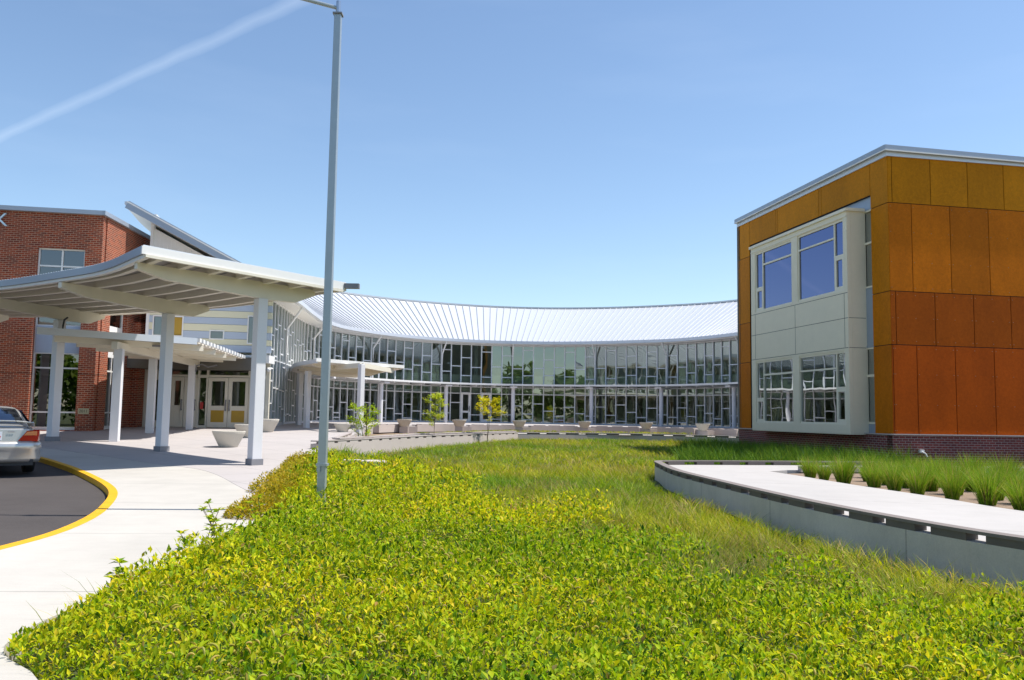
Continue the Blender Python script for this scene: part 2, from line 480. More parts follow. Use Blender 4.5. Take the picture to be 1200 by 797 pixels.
def sheet(name, poly, mat, zfun, cuts=ZY, skirt=0.0, extra_x=()):
    bm = bmesh.new()
    vs = [bm.verts.new((x, y, 0)) for x, y in poly]
    f = bm.faces.new(vs); f.normal_update()
    if f.normal.z < 0: f.normal_flip()
    bmesh.ops.triangulate(bm, faces=[f])
    for y in cuts:
        bmesh.ops.bisect_plane(bm, geom=bm.verts[:] + bm.edges[:] + bm.faces[:], plane_co=(0, y, 0), plane_no=(0, 1, 0))
    for x in extra_x:
        bmesh.ops.bisect_plane(bm, geom=bm.verts[:] + bm.edges[:] + bm.faces[:], plane_co=(x, 0, 0), plane_no=(1, 0, 0))
    for v in bm.verts: v.co.z = zfun(v.co.x, v.co.y)
    if skirt:
        be = [e for e in bm.edges if e.is_boundary]
        r = bmesh.ops.extrude_edge_only(bm, edges=be)
        for v in [g for g in r['geom'] if isinstance(g, bmesh.types.BMVert)]: v.co.z -= skirt
    bmesh.ops.recalc_face_normals(bm, faces=bm.faces[:])
    me = bpy.data.meshes.new(name); bm.to_mesh(me); bm.free()
    up = sum(p.normal.z * p.area for p in me.polygons)
    if up < 0: me.flip_normals()
    me.materials.append(M[mat]); o = bpy.data.objects.new(name, me); C.objects.link(o)
    return struct(o)

def slot_curb(name, P, ztop, h, zbase, th, pitch, slot, mats, label, cat_, parent=None, cap=.035, group=None, flip=1):
    """low wall under a curb with drain slots. P is the outer face line; thickness goes to the left * flip"""
    P = np.array(P, float); zt = ztop if callable(ztop) else (lambda x, y: ztop); zb = zbase if callable(zbase) else (lambda x, y: zbase)
    A = resample(P, .12); nn = normals2(A) * flip
    d = np.r_[0, np.cumsum(np.linalg.norm(np.diff(A[:, :2], axis=0), axis=1))]
    base = empty(name, (A[0, 0], A[0, 1], zb(*A[0, :2])), label, cat_, group=group)
    m1, m2, m3 = MB(), MB(), MB()
    for i in range(len(A) - 1):
        a, b = A[i, :2], A[i + 1, :2]; a2, b2 = a + nn[i] * th, b + nn[i + 1] * th
        za, zb_ = zt(*a), zt(*b); ba, bb = zb(*a), zb(*b)
        o = .012
        ao, bo = a - nn[i] * o, b - nn[i + 1] * o
        m1.hexa([(*ao, za - cap), (*bo, zb_ - cap), (*b2, zb_ - cap), (*a2, za - cap), (*ao, za), (*bo, zb_), (*b2, zb_), (*a2, za)])
        if (d[i] % pitch) >= slot:
            m2.hexa([(*a, za - h), (*b, zb_ - h), (*b2, zb_ - h), (*a2, za - h), (*a, za - cap), (*b, zb_ - cap), (*b2, zb_ - cap), (*a2, za - cap)])
        m3.hexa([(*a, ba), (*b, bb), (*b2, bb), (*a2, ba), (*a, za - h), (*b, zb_ - h), (*b2, zb_ - h), (*a2, za - h)])
    m1.build('cap', mats[0], base); m2.build('slotted_curb', mats[1], base); m3.build('wall_face', mats[2], base)
    return base

# ------------------------------------------------------------------ ground
far = MB(); far.face([(-1500, -1500, -2.1), (1500, -1500, -2.1), (1500, 1500, -2.1), (-1500, 1500, -2.1)])
struct(far.build('ground', 'far'))
KERB = cat([(-30, 2.6), (-9, 3.0), (-6.4, 4.8), (-5.35, 7.0), (-5.08, 8.9), (-5.24, 10.4), (-5.74, 12.1), (-6.62, 14.2), (-8.07, 16.55), (-10.0, 19.2), (-12.9, 22.4), (-17, 25.4), (-30, 31)], 10)
road_poly = [tuple(p) for p in KERB[:, :2]] + [(-60, 31), (-60, 2.6)]
sheet('road', road_poly, 'asphalt', lambda x, y: zf(y) - .09)
EDGE = cat([(-1.3, 2.0), (-1.85, 3.6), (-2.45, 4.6), (-3.05, 5.45), (-3.0, 7.9), (-3.25, 11.7), (-4.1, 15.3), (-5.05, 19.7), (-5.5, 25.1), (-5.68, 26.9)], 6)
inner = resample(offset(KERB, -0.0), .4)
# walk: between the kerb and the colour joint ; plaza: the rest
JOINT = cat([(-3.62, 12.9), (-4.77, 15.2), (-6.5, 18.4), (-8.3, 20.0), (-11.5, 22.9), (-15, 25.6), (-20, 28.2), (-34, 33.6)], 6)
kp = [tuple(p) for p in offset(KERB, -.14)[:, :2] if p[1] > 2.5]
low = [tuple(p) for p in EDGE[:, :2] if p[1] < 12.9]
walk_poly = kp + [tuple(p) for p in JOINT[::-1, :2]] + low[::-1] + [(-1.2, -2), (-30, -2)]
sheet('walkway', walk_poly, 'walk', lambda x, y: zf(y), skirt=.4)
TERR = cat([(-5.75, 26.9), (-6.17, 33.5), (-6.55, 38), (-6.4, 41), (-5.2, 43.8), (-2.6, 46.3), (.5, 47.8), (4, 48.8), (7.4, 48.9), (9.9, 46.9), (12, 44.7), (14, 42.0)], 8)
WPAIR = [((-10.0, 36.9), (-16.45, 35.7)), ((-10.25, 40.5), (-17.4, 40)), ((-10.65, 45), (-18.2, 46.5)), ((-10.8, 48.5), (-18.0, 51)), ((-10.3, 52.3), (-16.2, 56.5)),
         ((-8.44, 56), (-12.7, 61.7)), ((-5.9, 58.9), (-8.5, 65.5)), ((-2.4, 60.7), (-3, 68.3)), ((1, 61.25), (2, 69.2)), ((4.5, 60.8), (6.9, 68.5)),
         ((8.3, 59.05), (11.8, 66.5)), ((11.4, 56.8), (16, 63.5)), ((14, 52.3), (20.5, 57)), ((15.3, 47.5), (22.5, 50)), ((15.5, 44), (22.5, 44))]
EAVE = cat([p[0] for p in WPAIR], 40); RIDGE = cat([p[1] for p in WPAIR], 40)
hi = [tuple(p) for p in EDGE[:, :2] if p[1] >= 12.9]
outer = [tuple(p) for p in RIDGE[::20, :2]]
plaza_poly = hi + [tuple(p) for p in TERR[1:, :2]] + outer[::-1] + [(-19, 34.5)] + [(-34, 36)] + [tuple(p) for p in JOINT[::-1, :2]][:-1]
sheet('plaza', plaza_poly, 'plaza', lambda x, y: zf(y) + .004, skirt=.55)
# kerb: a painted concrete kerb
kb = MB(); K = resample(KERB, .35); nn = normals2(K); yel = []
for i in range(len(K) - 1):
    a, b = K[i, :2], K[i + 1, :2]; a2, b2 = a - nn[i] * .15, b - nn[i + 1] * .15
    za, zb = zf(a[1]), zf(b[1])
    kb.hexa([(*a, za - .3), (*b, zb - .3), (*b2, zb - .3), (*a2, za - .3), (*(a - nn[i] * .02), za + .006), (*(b - nn[i + 1] * .02), zb + .006), (*b2, zb + .006), (*a2, za + .006)])
tag(kb.build('kerb', 'yellow'), 'yellow painted kerb curving round the asphalt drop-off lane', 'kerb')

# lawn ground
def xl(y): return float(np.interp(y, EDGE[:, 1], EDGE[:, 0]))
RP = cat([(10.5, 23.4), (9.37, 23.19), (5.5, 22.45), (4.0, 22.05), (3.66, 21.7), (3.55, 20.6), (3.45, 17.9), (3.7, 14.8), (3.95, 12.4), (4.24, 10.6), (4.58, 9.2), (4.95, 8.2), (5.9, 6.4), (7.6, 4.4), (12, 1.5)], 6)
RPI = RP[RP[:, 1] < 21.3]
def xr(y): return float(np.interp(y, RPI[::-1, 1], RPI[::-1, 0])) if y < 21.3 else 12.0
def soil(x, y):
    b = float(np.interp(y, [0, 12, 25, 42], [-1.66, -1.64, -1.50, -1.24]))
    k = min(1, max(0, (x - xl(y)) / 2.2)); e = zf(y) - .10
    if y > 27: return b
    return e + (b - e) * (k * k * (3 - 2 * k))
lx = np.linspace(-9, 16, 63); ly = np.linspace(-1, 46, 95)
LM = MB()
for j in range(len(ly) - 1):
    for i in range(len(lx) - 1):
        q = [(lx[i], ly[j]), (lx[i + 1], ly[j]), (lx[i + 1], ly[j + 1]), (lx[i], ly[j + 1])]
        LM.face([(x, y, soil(x, y) + .02 * math.sin(x * 3.1 + y * 2.3) if x > xl(y) - .3 else -1.75) for x, y in q])
struct(LM.build('lawn', 'lawn', smooth=True))

BAND = [(-5.68, 25.6), (-3.34, 34.2), (.37, 43.2)]
BANDB = [(-5.35, 26.9), (-3.55, 35.0), (.30, 44.0)]
BAND2 = [(.37, 43.2), (4.6, 44.6), (7.5, 44.3), (10.0, 43.3), (12.5, 41.5)]
bed_poly = [(-5.6, 26.1), (-3.4, 34.3), (.37, 43.3), (4.6, 44.7), (7.5, 44.4), (10, 43.4), (12.4, 41.6), (14, 42.0)] + [tuple(p) for p in TERR[::-1, :2]]
sheet('planting_bed', bed_poly, 'mulch', lambda x, y: float(np.interp(y, [26, 34, 42], [-1.1, -1.05, -.98])), cuts=[34, 42])
slot_curb('retaining_wall', BAND, lambda x, y: -.85, .10, -1.8, .30, .85, .30, ('cap', 'bandc', 'bandc'), 'pale pink low concrete wall with drain slots, sunlit, left of the bend behind the saplings', 'low wall')
slot_curb('retaining_wall', BANDB, lambda x, y: -.80, .10, -1.8, .25, .85, .30, ('cap', 'bandc', 'bandc'), 'second slotted pink concrete wall running just behind the sunlit front one', 'low wall')
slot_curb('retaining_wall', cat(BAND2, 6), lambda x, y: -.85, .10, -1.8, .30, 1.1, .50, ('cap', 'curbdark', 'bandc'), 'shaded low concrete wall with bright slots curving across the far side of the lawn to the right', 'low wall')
slot_curb('retaining_wall', [(-5.78, 26.0), (-6.2, 33.6)], lambda x, y: zf(y) + .12, .10, -1.3, .22, .85, .25, ('cap', 'bandc', 'bandc'), 'sloping concrete side wall of the plaza ramp next to the white column', 'low wall')
slot_curb('edge_curb', EDGE[(EDGE[:, 1] > 17.2)], lambda x, y: zf(y) + .05, .10, -1.7, .14, .5, .2, ('cap', 'bandc', 'bandc'), 'slotted concrete curb between the plaza and the yellow-green bush strip', 'curb')

b2 = cat(BAND2, 6)
sheet('bright_slot_strip', [tuple(p) for p in offset(b2, .25)[:, :2]] + [tuple(p) for p in offset(b2, 1.9)[::-1, :2]], 'pathc', lambda x, y: -.935, cuts=())  # pale strip added behind the wall so that its slots look bright
# right hand path
rp_poly = [tuple(p) for p in offset(RP, .08)[:, :2]]
RBED = cat([(6.0, 19.9), (6.2, 18.6), (6.46, 16.2), (6.85, 13.8), (7.05, 11.9), (7.9, 9.6), (10, 7.0), (14, 5.0)], 6)
path_poly = [p for p in rp_poly] + [(14, .8), (14, 5.0)] + [tuple(p) for p in RBED[::-1, :2]] + [(6.6, 20.5), (10.5, 21.3), (16, 22.1), (16, 23.9), (10.5, 23.4)]
sheet('path', path_poly[::-1], 'pathc', lambda x, y: -1.20, cuts=(), skirt=.5)
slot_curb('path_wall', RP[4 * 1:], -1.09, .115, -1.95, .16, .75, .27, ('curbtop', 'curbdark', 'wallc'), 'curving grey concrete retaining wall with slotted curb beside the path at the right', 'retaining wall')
bedr = [tuple(p) for p in RBED[:, :2]] + [(40, 5), (40, 25.5), (16, 22.0), (10.5, 21.2), (6.7, 20.4)]
sheet('gravel_bed', bedr, 'mulch', lambda x, y: -1.27, cuts=(), skirt=.3)
eb = MB()
eb.bar((6.9, 20.52, -1.17), (10.5, 21.35, -1.17), .14, .14); eb.bar((10.5, 21.35, -1.17), (16, 22.15, -1.17), .14, .14)
tag(eb.build('edging', 'bandc'), 'straight concrete edging behind the ornamental grass bed by the orange building', 'edging')
# ground by the orange building
sheet('verge', [(9.4, 23.4), (16, 24.0), (40, 28), (40, 40), (10, 42), (9.2, 38), (8.2, 30), (8.0, 24.5), (9, 23.4)], 'soil', lambda x, y: -1.33 if y < 36 else -1.38, cuts=(36,))

# ------------------------------------------------------------------ orange panel building (right)
CX, CY = 12.05, 27.0
def RL(t, off=0.0): return (CX + G1[0] * t - G2[0] * off, CY + G1[1] * t - G2[1] * off)   # left face, off = outwards
def RF(s, off=0.0): return (CX + G2[0] * s + G1[0] * -off, CY + G2[1] * s + G1[1] * -off)
ob = empty('panel_building', (CX, CY, -1.35), 'two-storey building clad in orange-brown panels on a dark brick base at the right', 'building')
# walls to the outside: left face travels from far to near so that the outside is on its right
L = 10.82; W = 24.0
neg = (-G1[0], -G1[1])
def LF(o, th, s0, s1, z0, z1, holes, mb, off=0.0):
    """left face wall; s measured as t from the near corner"""
    oo = RL(L, off); hs = [(L - h[1], L - h[0], h[2], h[3]) for h in holes]
    mb.wall(oo, neg, L - s1, L - s0, z0, z1, th, hs)
bk = MB()
LF(None, .3, 0.0, L, -1.6, -.43, [], bk, .04)
bk.wall(RF(0, .04), G2, -.04, W, -1.6, -.43, .3)
bk.build('brick_base', 'brick2', ob, uv=True)
sl = MB()
for off in (0.06,):
    a, b = RL(L, off), RL(-.06, off); sl.bar((*a, -.415), (*b, -.415), .07, .035)
    a, b = RF(-.06, off), RF(W, off); sl.bar((*a, -.413), (*b, -.413), .07, .035)
sl.build('base_sill', 'bandc', ob)
zr = lambda s: 8.84 - .008 * s
bw = MB()
LF(None, .25, 0.06, L - .03, -.43, 8.70, [(.95, 9.75, -.43, 7.5)], bw, -.03)
bw.wall(RF(0.05, -.03), G2, 0.0, W, -.43, 8.6, .25)
bw.build('backing_wall', 'dark', ob)
# panels
def tone(row, face):  # tones by row and face paint the cladding's shifting sheen into the colour
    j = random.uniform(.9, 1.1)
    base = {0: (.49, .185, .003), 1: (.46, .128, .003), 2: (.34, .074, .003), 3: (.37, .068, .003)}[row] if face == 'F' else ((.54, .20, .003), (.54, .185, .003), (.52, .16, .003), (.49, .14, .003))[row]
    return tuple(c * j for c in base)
pn = MB(); bolts = MB()
rows = [(7.03, 8.80), (4.15, 7.03), (2.43, 4.15), (-.41, 2.43)]
fcols = [[.15, 1.55, 2.92, 4.28], [.83, 2.23, 3.66, 5.05], [.19, 1.6, 3.01, 4.39], [.06, .9, 2.28, 3.71]]
for r_, ((z0, z1), cols) in enumerate(zip([(7.03, 8.80)] + rows[1:], fcols)):
    idx = {0: 0, 1: 1, 2: 2, 3: 3}[r_]
    cs = [0.0] + list(cols)
    while cs[-1] < W: cs.append(cs[-1] + 1.39)
    for a, b in zip(cs[:-1], cs[1:]):
        b = min(b, W); g = .012
        if b - a < .04: continue
        pn.col = tone(idx, 'F')
        o0 = RF(a + g, .0); o1 = RF(b - g, 0.0); i0 = RF(a + g, -.022); i1 = RF(b - g, -.022)
        zt0, zt1 = (zr(a) - .1, zr(b) - .1) if r_ == 0 else (z1 - g, z1 - g)
        pn.hexa([(*o0, z0 + g), (*o1, z0 + g), (*i1, z0 + g), (*i0, z0 + g), (*o0, zt0), (*o1, zt1), (*i1, zt1), (*i0, zt0)])
        if r_ > 0 and a < 9:
            for u in ([a + .07, (a + b) / 2, b - .07] if b - a > .9 else [a + .07]):
                for z in ([z0 + .12, (z0 + z1) / 2, z1 - .12] if z1 - z0 < 2 else [z0 + .12, z0 + (z1 - z0) * .33, z0 + (z1 - z0) * .67, z1 - .12]):
                    p = RF(u, .004); bolts.box((p[0], p[1], z), (.020, .012, .020), ga)
lrows = [(7.03, 8.72), (4.15, 7.03), (2.43, 4.15), (-.41, 2.43)]
def lpanel(t0, t1, z0, z1, k=1.0):
    g = .012; pn.col = tuple(c * k for c in tone(0 if z0 > 7 else 1 if z0 > 4 else 2 if z0 > 2 else 3, 'L'))
    a, b = RL(t0 + g, 0.0), RL(t1 - g, 0.0); c, d = RL(t1 - g, -.022), RL(t0 + g, -.022)
    pn.hexa([(*b, z0 + g), (*a, z0 + g), (*d, z0 + g), (*c, z0 + g), (*b, z1 - g), (*a, z1 - g), (*d, z1 - g), (*c, z1 - g)])
for z0, z1 in lrows[1:]: lpanel(0, .95, z0, z1); lpanel(9.75, L, z0, z1)
for t0, t1 in ((0, .95), (3.95, 4.15), (4.15, 7.24), (.95, 3.95), (7.24, 7.4), (7.4, 9.75), (9.75, L)): lpanel(t0, t1, 7.5 if .9 < t0 < 9.7 else 7.03, 8.72)
pn.build('cladding_panel', 'panel', ob, col=True)
bolts.build('fixing_bolt', 'wood', ob)['kind'] = 'stuff'
# recess lining
rl = MB()
LF(None, .04, .95, 9.75, 7.03, 7.5, [], rl, -.12)
LF(None, .06, .97, 1.62, 2.42, 4.42, [(.99, 1.6, 2.5, 4.4)], rl, -.06)
rl.build('recess_lining', 'bluegrey', ob)
rp = MB()
LF(None, .03, .97, 1.64, 2.42, 4.42, [], rp, -.08); rp.build('spandrel', 'bluegrey', ob); rp = MB(); LF(None, .03, .97, 1.64, -.42, -.1, [], rp, -.08)
rp.build('spandrel', 'bluegrey', ob)
# soffit of the recess top and dark backing
def window(parent, off, t0, t1, z0, z1, bars, gl, fm='bayframe', fw=.055, inset=.05, holes=None, frame_depth=.08, label=None):
    fr = MB(); hs = holes
    LF(None, frame_depth, t0, t1, z0, z1, hs, fr, off)
    f = fr.build('window', fm, parent)
    g = MB()
    oo = off - frame_depth * .55
    a, b = RL(t1 - .01, oo), RL(t0 + .01, oo)
    g.face([(*a, z0 + .01), (*b, z0 + .01), (*b, z1 - .01), (*a, z1 - .01)])
    g.build('pane', gl, f)
    return f
window(ob, -.07, .97, 1.64, 4.42, 7.06, None, 'g_low', holes=[(1.02, 1.6, 4.48, 5.9), (1.02, 1.6, 5.97, 7.0)])
window(ob, -.07, .97, 1.64, -.1, 2.42, None, 'g_low', holes=[(1.02, 1.6, -.04, 1.45), (1.02, 1.6, 1.53, 2.37)])
# projecting bay
bay = MB()
BO = .6
bh = [(1.62, 4.66 + .0, 4.36, 6.83), (5.08, 8.06, 4.36, 6.80), (1.62, 4.62, -.14, 2.33), (5.08, 8.06, -.14, 2.33)]
LF(None, .14, 1.41, 8.42, -.43, 7.06, bh, bay, BO)
# side cheeks and roof of the bay
for t in (1.41, 8.42):
    a = RL(t + (.07 if t < 2 else -.07), BO - .145); b = RL(t + (.07 if t < 2 else -.07), -.10)
    bay.bar((*a, 3.315), (*b, 3.315), .14, 7.49)
a, b = RL(8.42, .25), RL(1.41, .25)
bay.bar((*a, 7.08), (*b, 7.08), .72, .05); bay.bar((*RL(8.42, .25), -.44), (*RL(1.41, .25), -.44), .68, .05)
bay.build('bay_wall', 'bay', ob)
tr = MB()   # cornice cap, seams
a, b = RL(8.46, BO + .02), RL(1.37, BO + .02); tr.bar((*a, 7.09), (*b, 7.09), .10, .10)
a, b = RL(1.38, BO + .02), RL(1.38, -.05); tr.bar((*a, 7.09), (*b, 7.09), .10, .10)
for z in (6.88, ): tr.bar((*RL(8.40, BO + .012), z), (*RL(1.43, BO + .012), z), .024, .04)
tr.build('bay_cornice', 'bayframe', ob)
sm = MB()
for z in (3.42, 4.27, 2.42): sm.bar((*RL(8.41, BO + .0015), z), (*RL(1.42, BO + .0015), z), .004, .018)
for t in (4.87, 1.62, 8.07): sm.bar((*RL(t, BO + .0015), 2.44), (*RL(t, BO + .0015), 4.25), .004, .018, up=(G1[0], G1[1], 0))
for z in (3.42, 2.42): sm.bar((*RL(1.4085, BO - .02), z), (*RL(1.4085, -.05), z), .004, .018)
sm.build('panel_joint', 'interd', ob)
e = .07
for (t0, t1, side_lo) in ((1.62, 4.66, True), (5.08, 8.06, False)):
    for up, (z0, z1) in ((True, (4.36, 6.83 if side_lo else 6.80)), (False, (-.14, 2.33))):
        if side_lo:   # narrow light at the near side
            sp = t0 + .62
            holes = [(sp, t1 - e, z0 + e, z1 - .56 - .03), (sp, t1 - e, z1 - .53, z1 - e),
                     (t0 + e, sp - .07, z0 + 1.27, z1 - e), (t0 + e + .06, sp - .12, z0 + .18, z0 + 1.10)]
        else:
            sp = t1 - .66
            holes = [(t0 + e, sp, z0 + e, z1 - .60), (t0 + e, sp, z1 - .53, z1 - e),
                     (sp + .07, t1 - e, z0 + 1.0, z1 - e), (sp + .13, t1 - e - .06, z0 + .15, z0 + .84)]
        window(ob, BO - .03, t0, t1, z0, z1, None, 'g_up' if up else 'g_low', holes=holes)
# interior shell
it = MB()
for z in (-.42, 3.4, 7.4): it.prism([RL(.3, -.4), RL(.3, -5), RL(10.5, -5), RL(10.5, -.4)][::-1], z, z + .35 if z < 7 else z + .1)
a, b = RL(.3, -5), RL(10.5, -5); it.bar((*a, 3.5), (*b, 3.5), .1, 8)
it.build('interior', 'interd', ob)
# roof
rf = MB()
rf.prism([RL(-.05, .05), RF(W, .05), (RF(W)[0] + G1[0] * L, RF(W)[1] + G1[1] * L), RL(L + .05, .05)], lambda x, y: 8.55, lambda x, y: 8.80 - .008 * ((x - CX) * G2[0] + (y - CY) * G2[1]))
rf.build('roof', 'fascia', ob)
cp = MB()
a, b = RL(L + .08, .09), RL(-.09, .09); cp.bar((*a, 8.80), (*b, 8.80), .12, .19)
a, b = RF(-.15, .09), RF(W, .09); cp.bar((*a, 8.79), (*b, 8.79 - .008 * W), .12, .19)
cp.build('roof_edge', 'bluegrey', ob)
cq = MB()
a, b = RL(L + .08, .155), RL(-.15, .155); cq.bar((*a, 8.72), (*b, 8.72), .02, .04)
a, b = RF(-.15, .155), RF(W, .155); cq.bar((*a, 8.71), (*b, 8.71 - .008 * W), .02, .04)
cq.build('drip_edge', 'white', ob)
bkw = MB(); bkw.bar((*RL(L, 0), 4), (*(RF(W)[0] + G1[0] * L, RF(W)[1] + G1[1] * L), 4), .3, 9.2); bkw.build('rear_wall', 'interd', ob)
# tap on the brick base
sp = MB(); p = RF(.9, .10); sp.box((p[0], p[1], -.93), (.14, .10, .10), ga); sp.tube([(p[0], p[1] - .04, -.95), (p[0] + .05, p[1] - .16, -1.0), (p[0] + .09, p[1] - .18, -1.1)], .025)
sp.build('wall_tap', 'white', ob)

# ------------------------------------------------------------------ glass crescent building
cb = empty('crescent_building', (2, 61, -.6), 'curved two-storey building with glass walls and a white ribbed metal roof across the courtyard', 'building')
ZE, ZR = 5.3, 8.7
dE = np.r_[0, np.cumsum(np.linalg.norm(np.diff(EAVE, axis=0), axis=1))]
NS = int(dE[-1] / .385); tt = np.linspace(0, dE[-1], NS)
E2 = np.stack([np.interp(tt, dE, EAVE[:, k]) for k in (0, 1)], 1); R2 = np.stack([np.interp(tt, dE, RIDGE[:, k]) for k in (0, 1)], 1)
rm = MB(); A = [(x, y, ZE) for x, y in E2]; B = [(x, y, ZR) for x, y in R2]
rm.slab(A, B, .20)
roof = rm.build('roof', 'roofm', cb)
sm = MB()
for i in range(NS):
    sm.bar((A[i][0], A[i][1], ZE + .02), (B[i][0], B[i][1], ZR + .02), .036, .085)
sm.build('standing_seam', 'seam', roof)
gt = MB()
Ei = offset(np.c_[E2, np.zeros(NS)], .0); nE = normals2(Ei)   # left of travel (travelling left end -> right)
sgn = 1 if np.dot(nE[NS // 2], (0, -1)) > 0 else -1           # towards the courtyard
nin = nE * sgn
for i in range(NS - 1):
    a, b = E2[i], E2[i + 1]; a2, b2 = a + nin[i] * .16, b + nin[i + 1] * .16
    gt.hexa([(*a, ZE - .20), (*a2, ZE - .20), (*b2, ZE - .20), (*b, ZE - .20), (*a, ZE + .0), (*a2, ZE + .0), (*b2, ZE + .0), (*b, ZE + .0)])
gt.build('gutter', 'fascia', roof)
rc = MB()
for i in range(NS - 1):
    rc.bar((B[i][0], B[i][1], ZR + .04), (B[i + 1][0], B[i + 1][1], ZR + .04), .25, .12)
rc.build('ridge_cap', 'seam', roof)
so = MB()
for i in range(NS - 1):
    a, b = E2[i], E2[i + 1]; a2, b2 = a - nin[i] * .86, b - nin[i + 1] * .86
    so.hexa([(*a, ZE - .26), (*b, ZE - .26), (*b2, ZE - .26), (*a2, ZE - .26), (*a, ZE - .205), (*b, ZE - .205), (*b2, ZE - .205), (*a2, ZE - .205)])
so.build('soffit', 'white', roof)
# end fascia of the roof (facing the entrance)
ef = MB(); dv = np.array(G1) * -1
ef.bar((A[0][0] + dv[0] * .06, A[0][1] + dv[1] * .06, ZE - .04), (B[0][0] + dv[0] * .06, B[0][1] + dv[1] * .06, ZR - .04), .10, .34)
ef.build('roof_end_fascia', 'bluegrey', roof)  # blue-grey puts the shade on this end into its colour
ew = MB(); ew.bar((A[0][0] + dv[0] * .12, A[0][1] + dv[1] * .12, ZE + .07), (B[0][0] + dv[0] * .12, B[0][1] + dv[1] * .12, ZR + .07), .03, .05)
ew.build('drip_edge', 'white', roof)
# curtain wall line
Wc = resample(np.c_[E2 - nin * .85, np.zeros(NS)], .765)[:, :2]
nw = normals2(np.c_[Wc, np.zeros(len(Wc))]) * sgn             # towards the courtyard
NW = len(Wc)
ZF = -.60
def az(p): return 600 + 1000 * p[0] / p[1]
i_sh = next(i for i in range(NW) if Wc[i, 1] > 48.0)          # where the long sunshade starts
colpx = [383, 445, 520, 605, 693, 780, 860]
coli = [min(range(i_sh - 3, NW - 4), key=lambda i: abs(az(Wc[i] + nw[i] * .95) - px)) for px in colpx]
ri = random.Random(5)
door_i = [i for i in range(NW - 1) if 540 <= az((Wc[i] + Wc[i + 1]) / 2) <= 553][:1] + [i for i in range(NW - 1) if 565 <= az((Wc[i] + Wc[i + 1]) / 2) <= 578][:1]
cuts = sorted(set([0, i_sh // 2, i_sh] + coli[1:] + [NW - 1]))
pat_u = [.30, .62, .22, .70, .40, .13, .55, .30, .72, .18]; pat_l = [.30, .62, .34, .70, .45, .28, .60, .38]
def P3(i, z, off=0.0): return (Wc[i, 0] + nw[i, 0] * off, Wc[i, 1] + nw[i, 1] * off, z)
for a0, a1 in zip(cuts[:-1], cuts[1:]):
    fr, gl = MB(), MB()
    full = a0 < i_sh
    for i in range(a0, a1 + 1):
        last = i == a1
        if not last or a1 == NW - 1:
            fr.bar(P3(i, ZF), P3(i, ZE - .24), .15, .07, up=(nw[i, 0], nw[i, 1], 0), w2=.15) if False else None
            tx = (-nw[i, 1], nw[i, 0])
            fr.box(((Wc[i, 0]), (Wc[i, 1]), (ZF + ZE - .24) / 2), (.075, .16, ZE - .24 - ZF), math.atan2(tx[1], tx[0]))
        if last: continue
        if full:
            zs = [ZF + .06, 2.35, ZE - .29] + [ZF + (5.6) * (k + ri.uniform(.2, .8)) / 4.5 for k in range(4)]
            thin = set(zs[:1] + zs[2:])
            for z in zs: fr.bar(P3(i, z), P3(i + 1, z), .12, .06)
        else:
            u = pat_u[i % 10]; v = .12 + .2 * ((i * 7) % 3) / 2 if i % 2 else None
            zs = [ZF + .07, 1.98, 2.20, ZE - .29]
            zs.append(2.25 + 2.75 * ((.62 + .12 * ri.random()) if i % 2 == 0 and i % 4 == 0 else (.40 + .06 * ri.random()) if i % 2 else .82 + .08 * ri.random()))
            if i % 2 == 0: zs.append(2.25 + 2.75 * (.14 + .16 * ri.random()))
            lo = pat_l[i % 8]
            if i in door_i: zs.append(1.56)
            else:
                zs.append(1.5); zs.append(ZF + 2.05 * lo)
                if i % 3 == 0: zs.append(ZF + 2.05 * .14)
            for z in zs: fr.bar(P3(i, z), P3(i + 1, z), .12, .065)
        gl.face([P3(i, ZF, .01), P3(i + 1, ZF, .01), P3(i + 1, ZE - .24, .01), P3(i, ZE - .24, .01)])
    sec = fr.build('curtain_wall', 'mullion', cb)
    gl.build('glazing', 'g_curtain', sec)
for i in door_i:
    a, b = Wc[i] + nw[i] * .11, Wc[i + 1] + nw[i + 1] * .11
    d = (b - a) / np.linalg.norm(b - a); Ln = float(np.linalg.norm(b - a))
    dm = MB(); dm.wall(a, d, .03, Ln - .03, ZF + .02, 1.55, .06, [(.17, Ln - .17, ZF + .27, ZF + .72), (.17, Ln - .17, ZF + .86, 1.42)])
    do = dm.build('door', 'white', cb)
    hm = MB(); q = a + d * (Ln - .1) + nw[i] * .06; hm.box((q[0], q[1], ZF + 1.0), (.05, .06, .4)); hm.build('handle', 'plate', do)
# interior
im = MB()
Wb = offset(np.c_[Wc, np.zeros(NW)], -6.2 * sgn)[:, :2]
for i in range(0, NW - 1):
    im.face([(*Wb[i], ZF), (*Wb[i + 1], ZF), (*Wb[i + 1], 7.3), (*Wb[i], 7.3)])
im.build('interior_wall', 'inter', cb)
fl = MB()
for i in range(0, NW - 1):
    p = lambda j, o: (Wc[j] - nw[j] * o)
    fl.hexa([(*p(i, .35), 1.75), (*p(i + 1, .35), 1.75), (*Wb[i + 1], 1.75), (*Wb[i], 1.75), (*p(i, .35), 2.3), (*p(i + 1, .35), 2.3), (*Wb[i + 1], 2.3), (*Wb[i], 2.3)])
fl.build('upper_floor', 'interd', cb)
gd = MB()
for i in range(i_sh, NW - 1):
    p = lambda j, o: (Wc[j] - nw[j] * o)
    gd.face([(*p(i, .30), 2.28), (*p(i + 1, .30), 2.28), (*p(i + 1, .30), 2.85), (*p(i, .30), 2.85)])
    gd.face([(*p(i, .28), 1.52), (*p(i + 1, .28), 1.52), (*p(i + 1, .28), 2.0), (*p(i, .28), 2.0)])  # added pale strip, puts the lit ceiling inside into its colour
gd.build('spandrel_and_lit_band', 'interp', cb)
ic = MB()
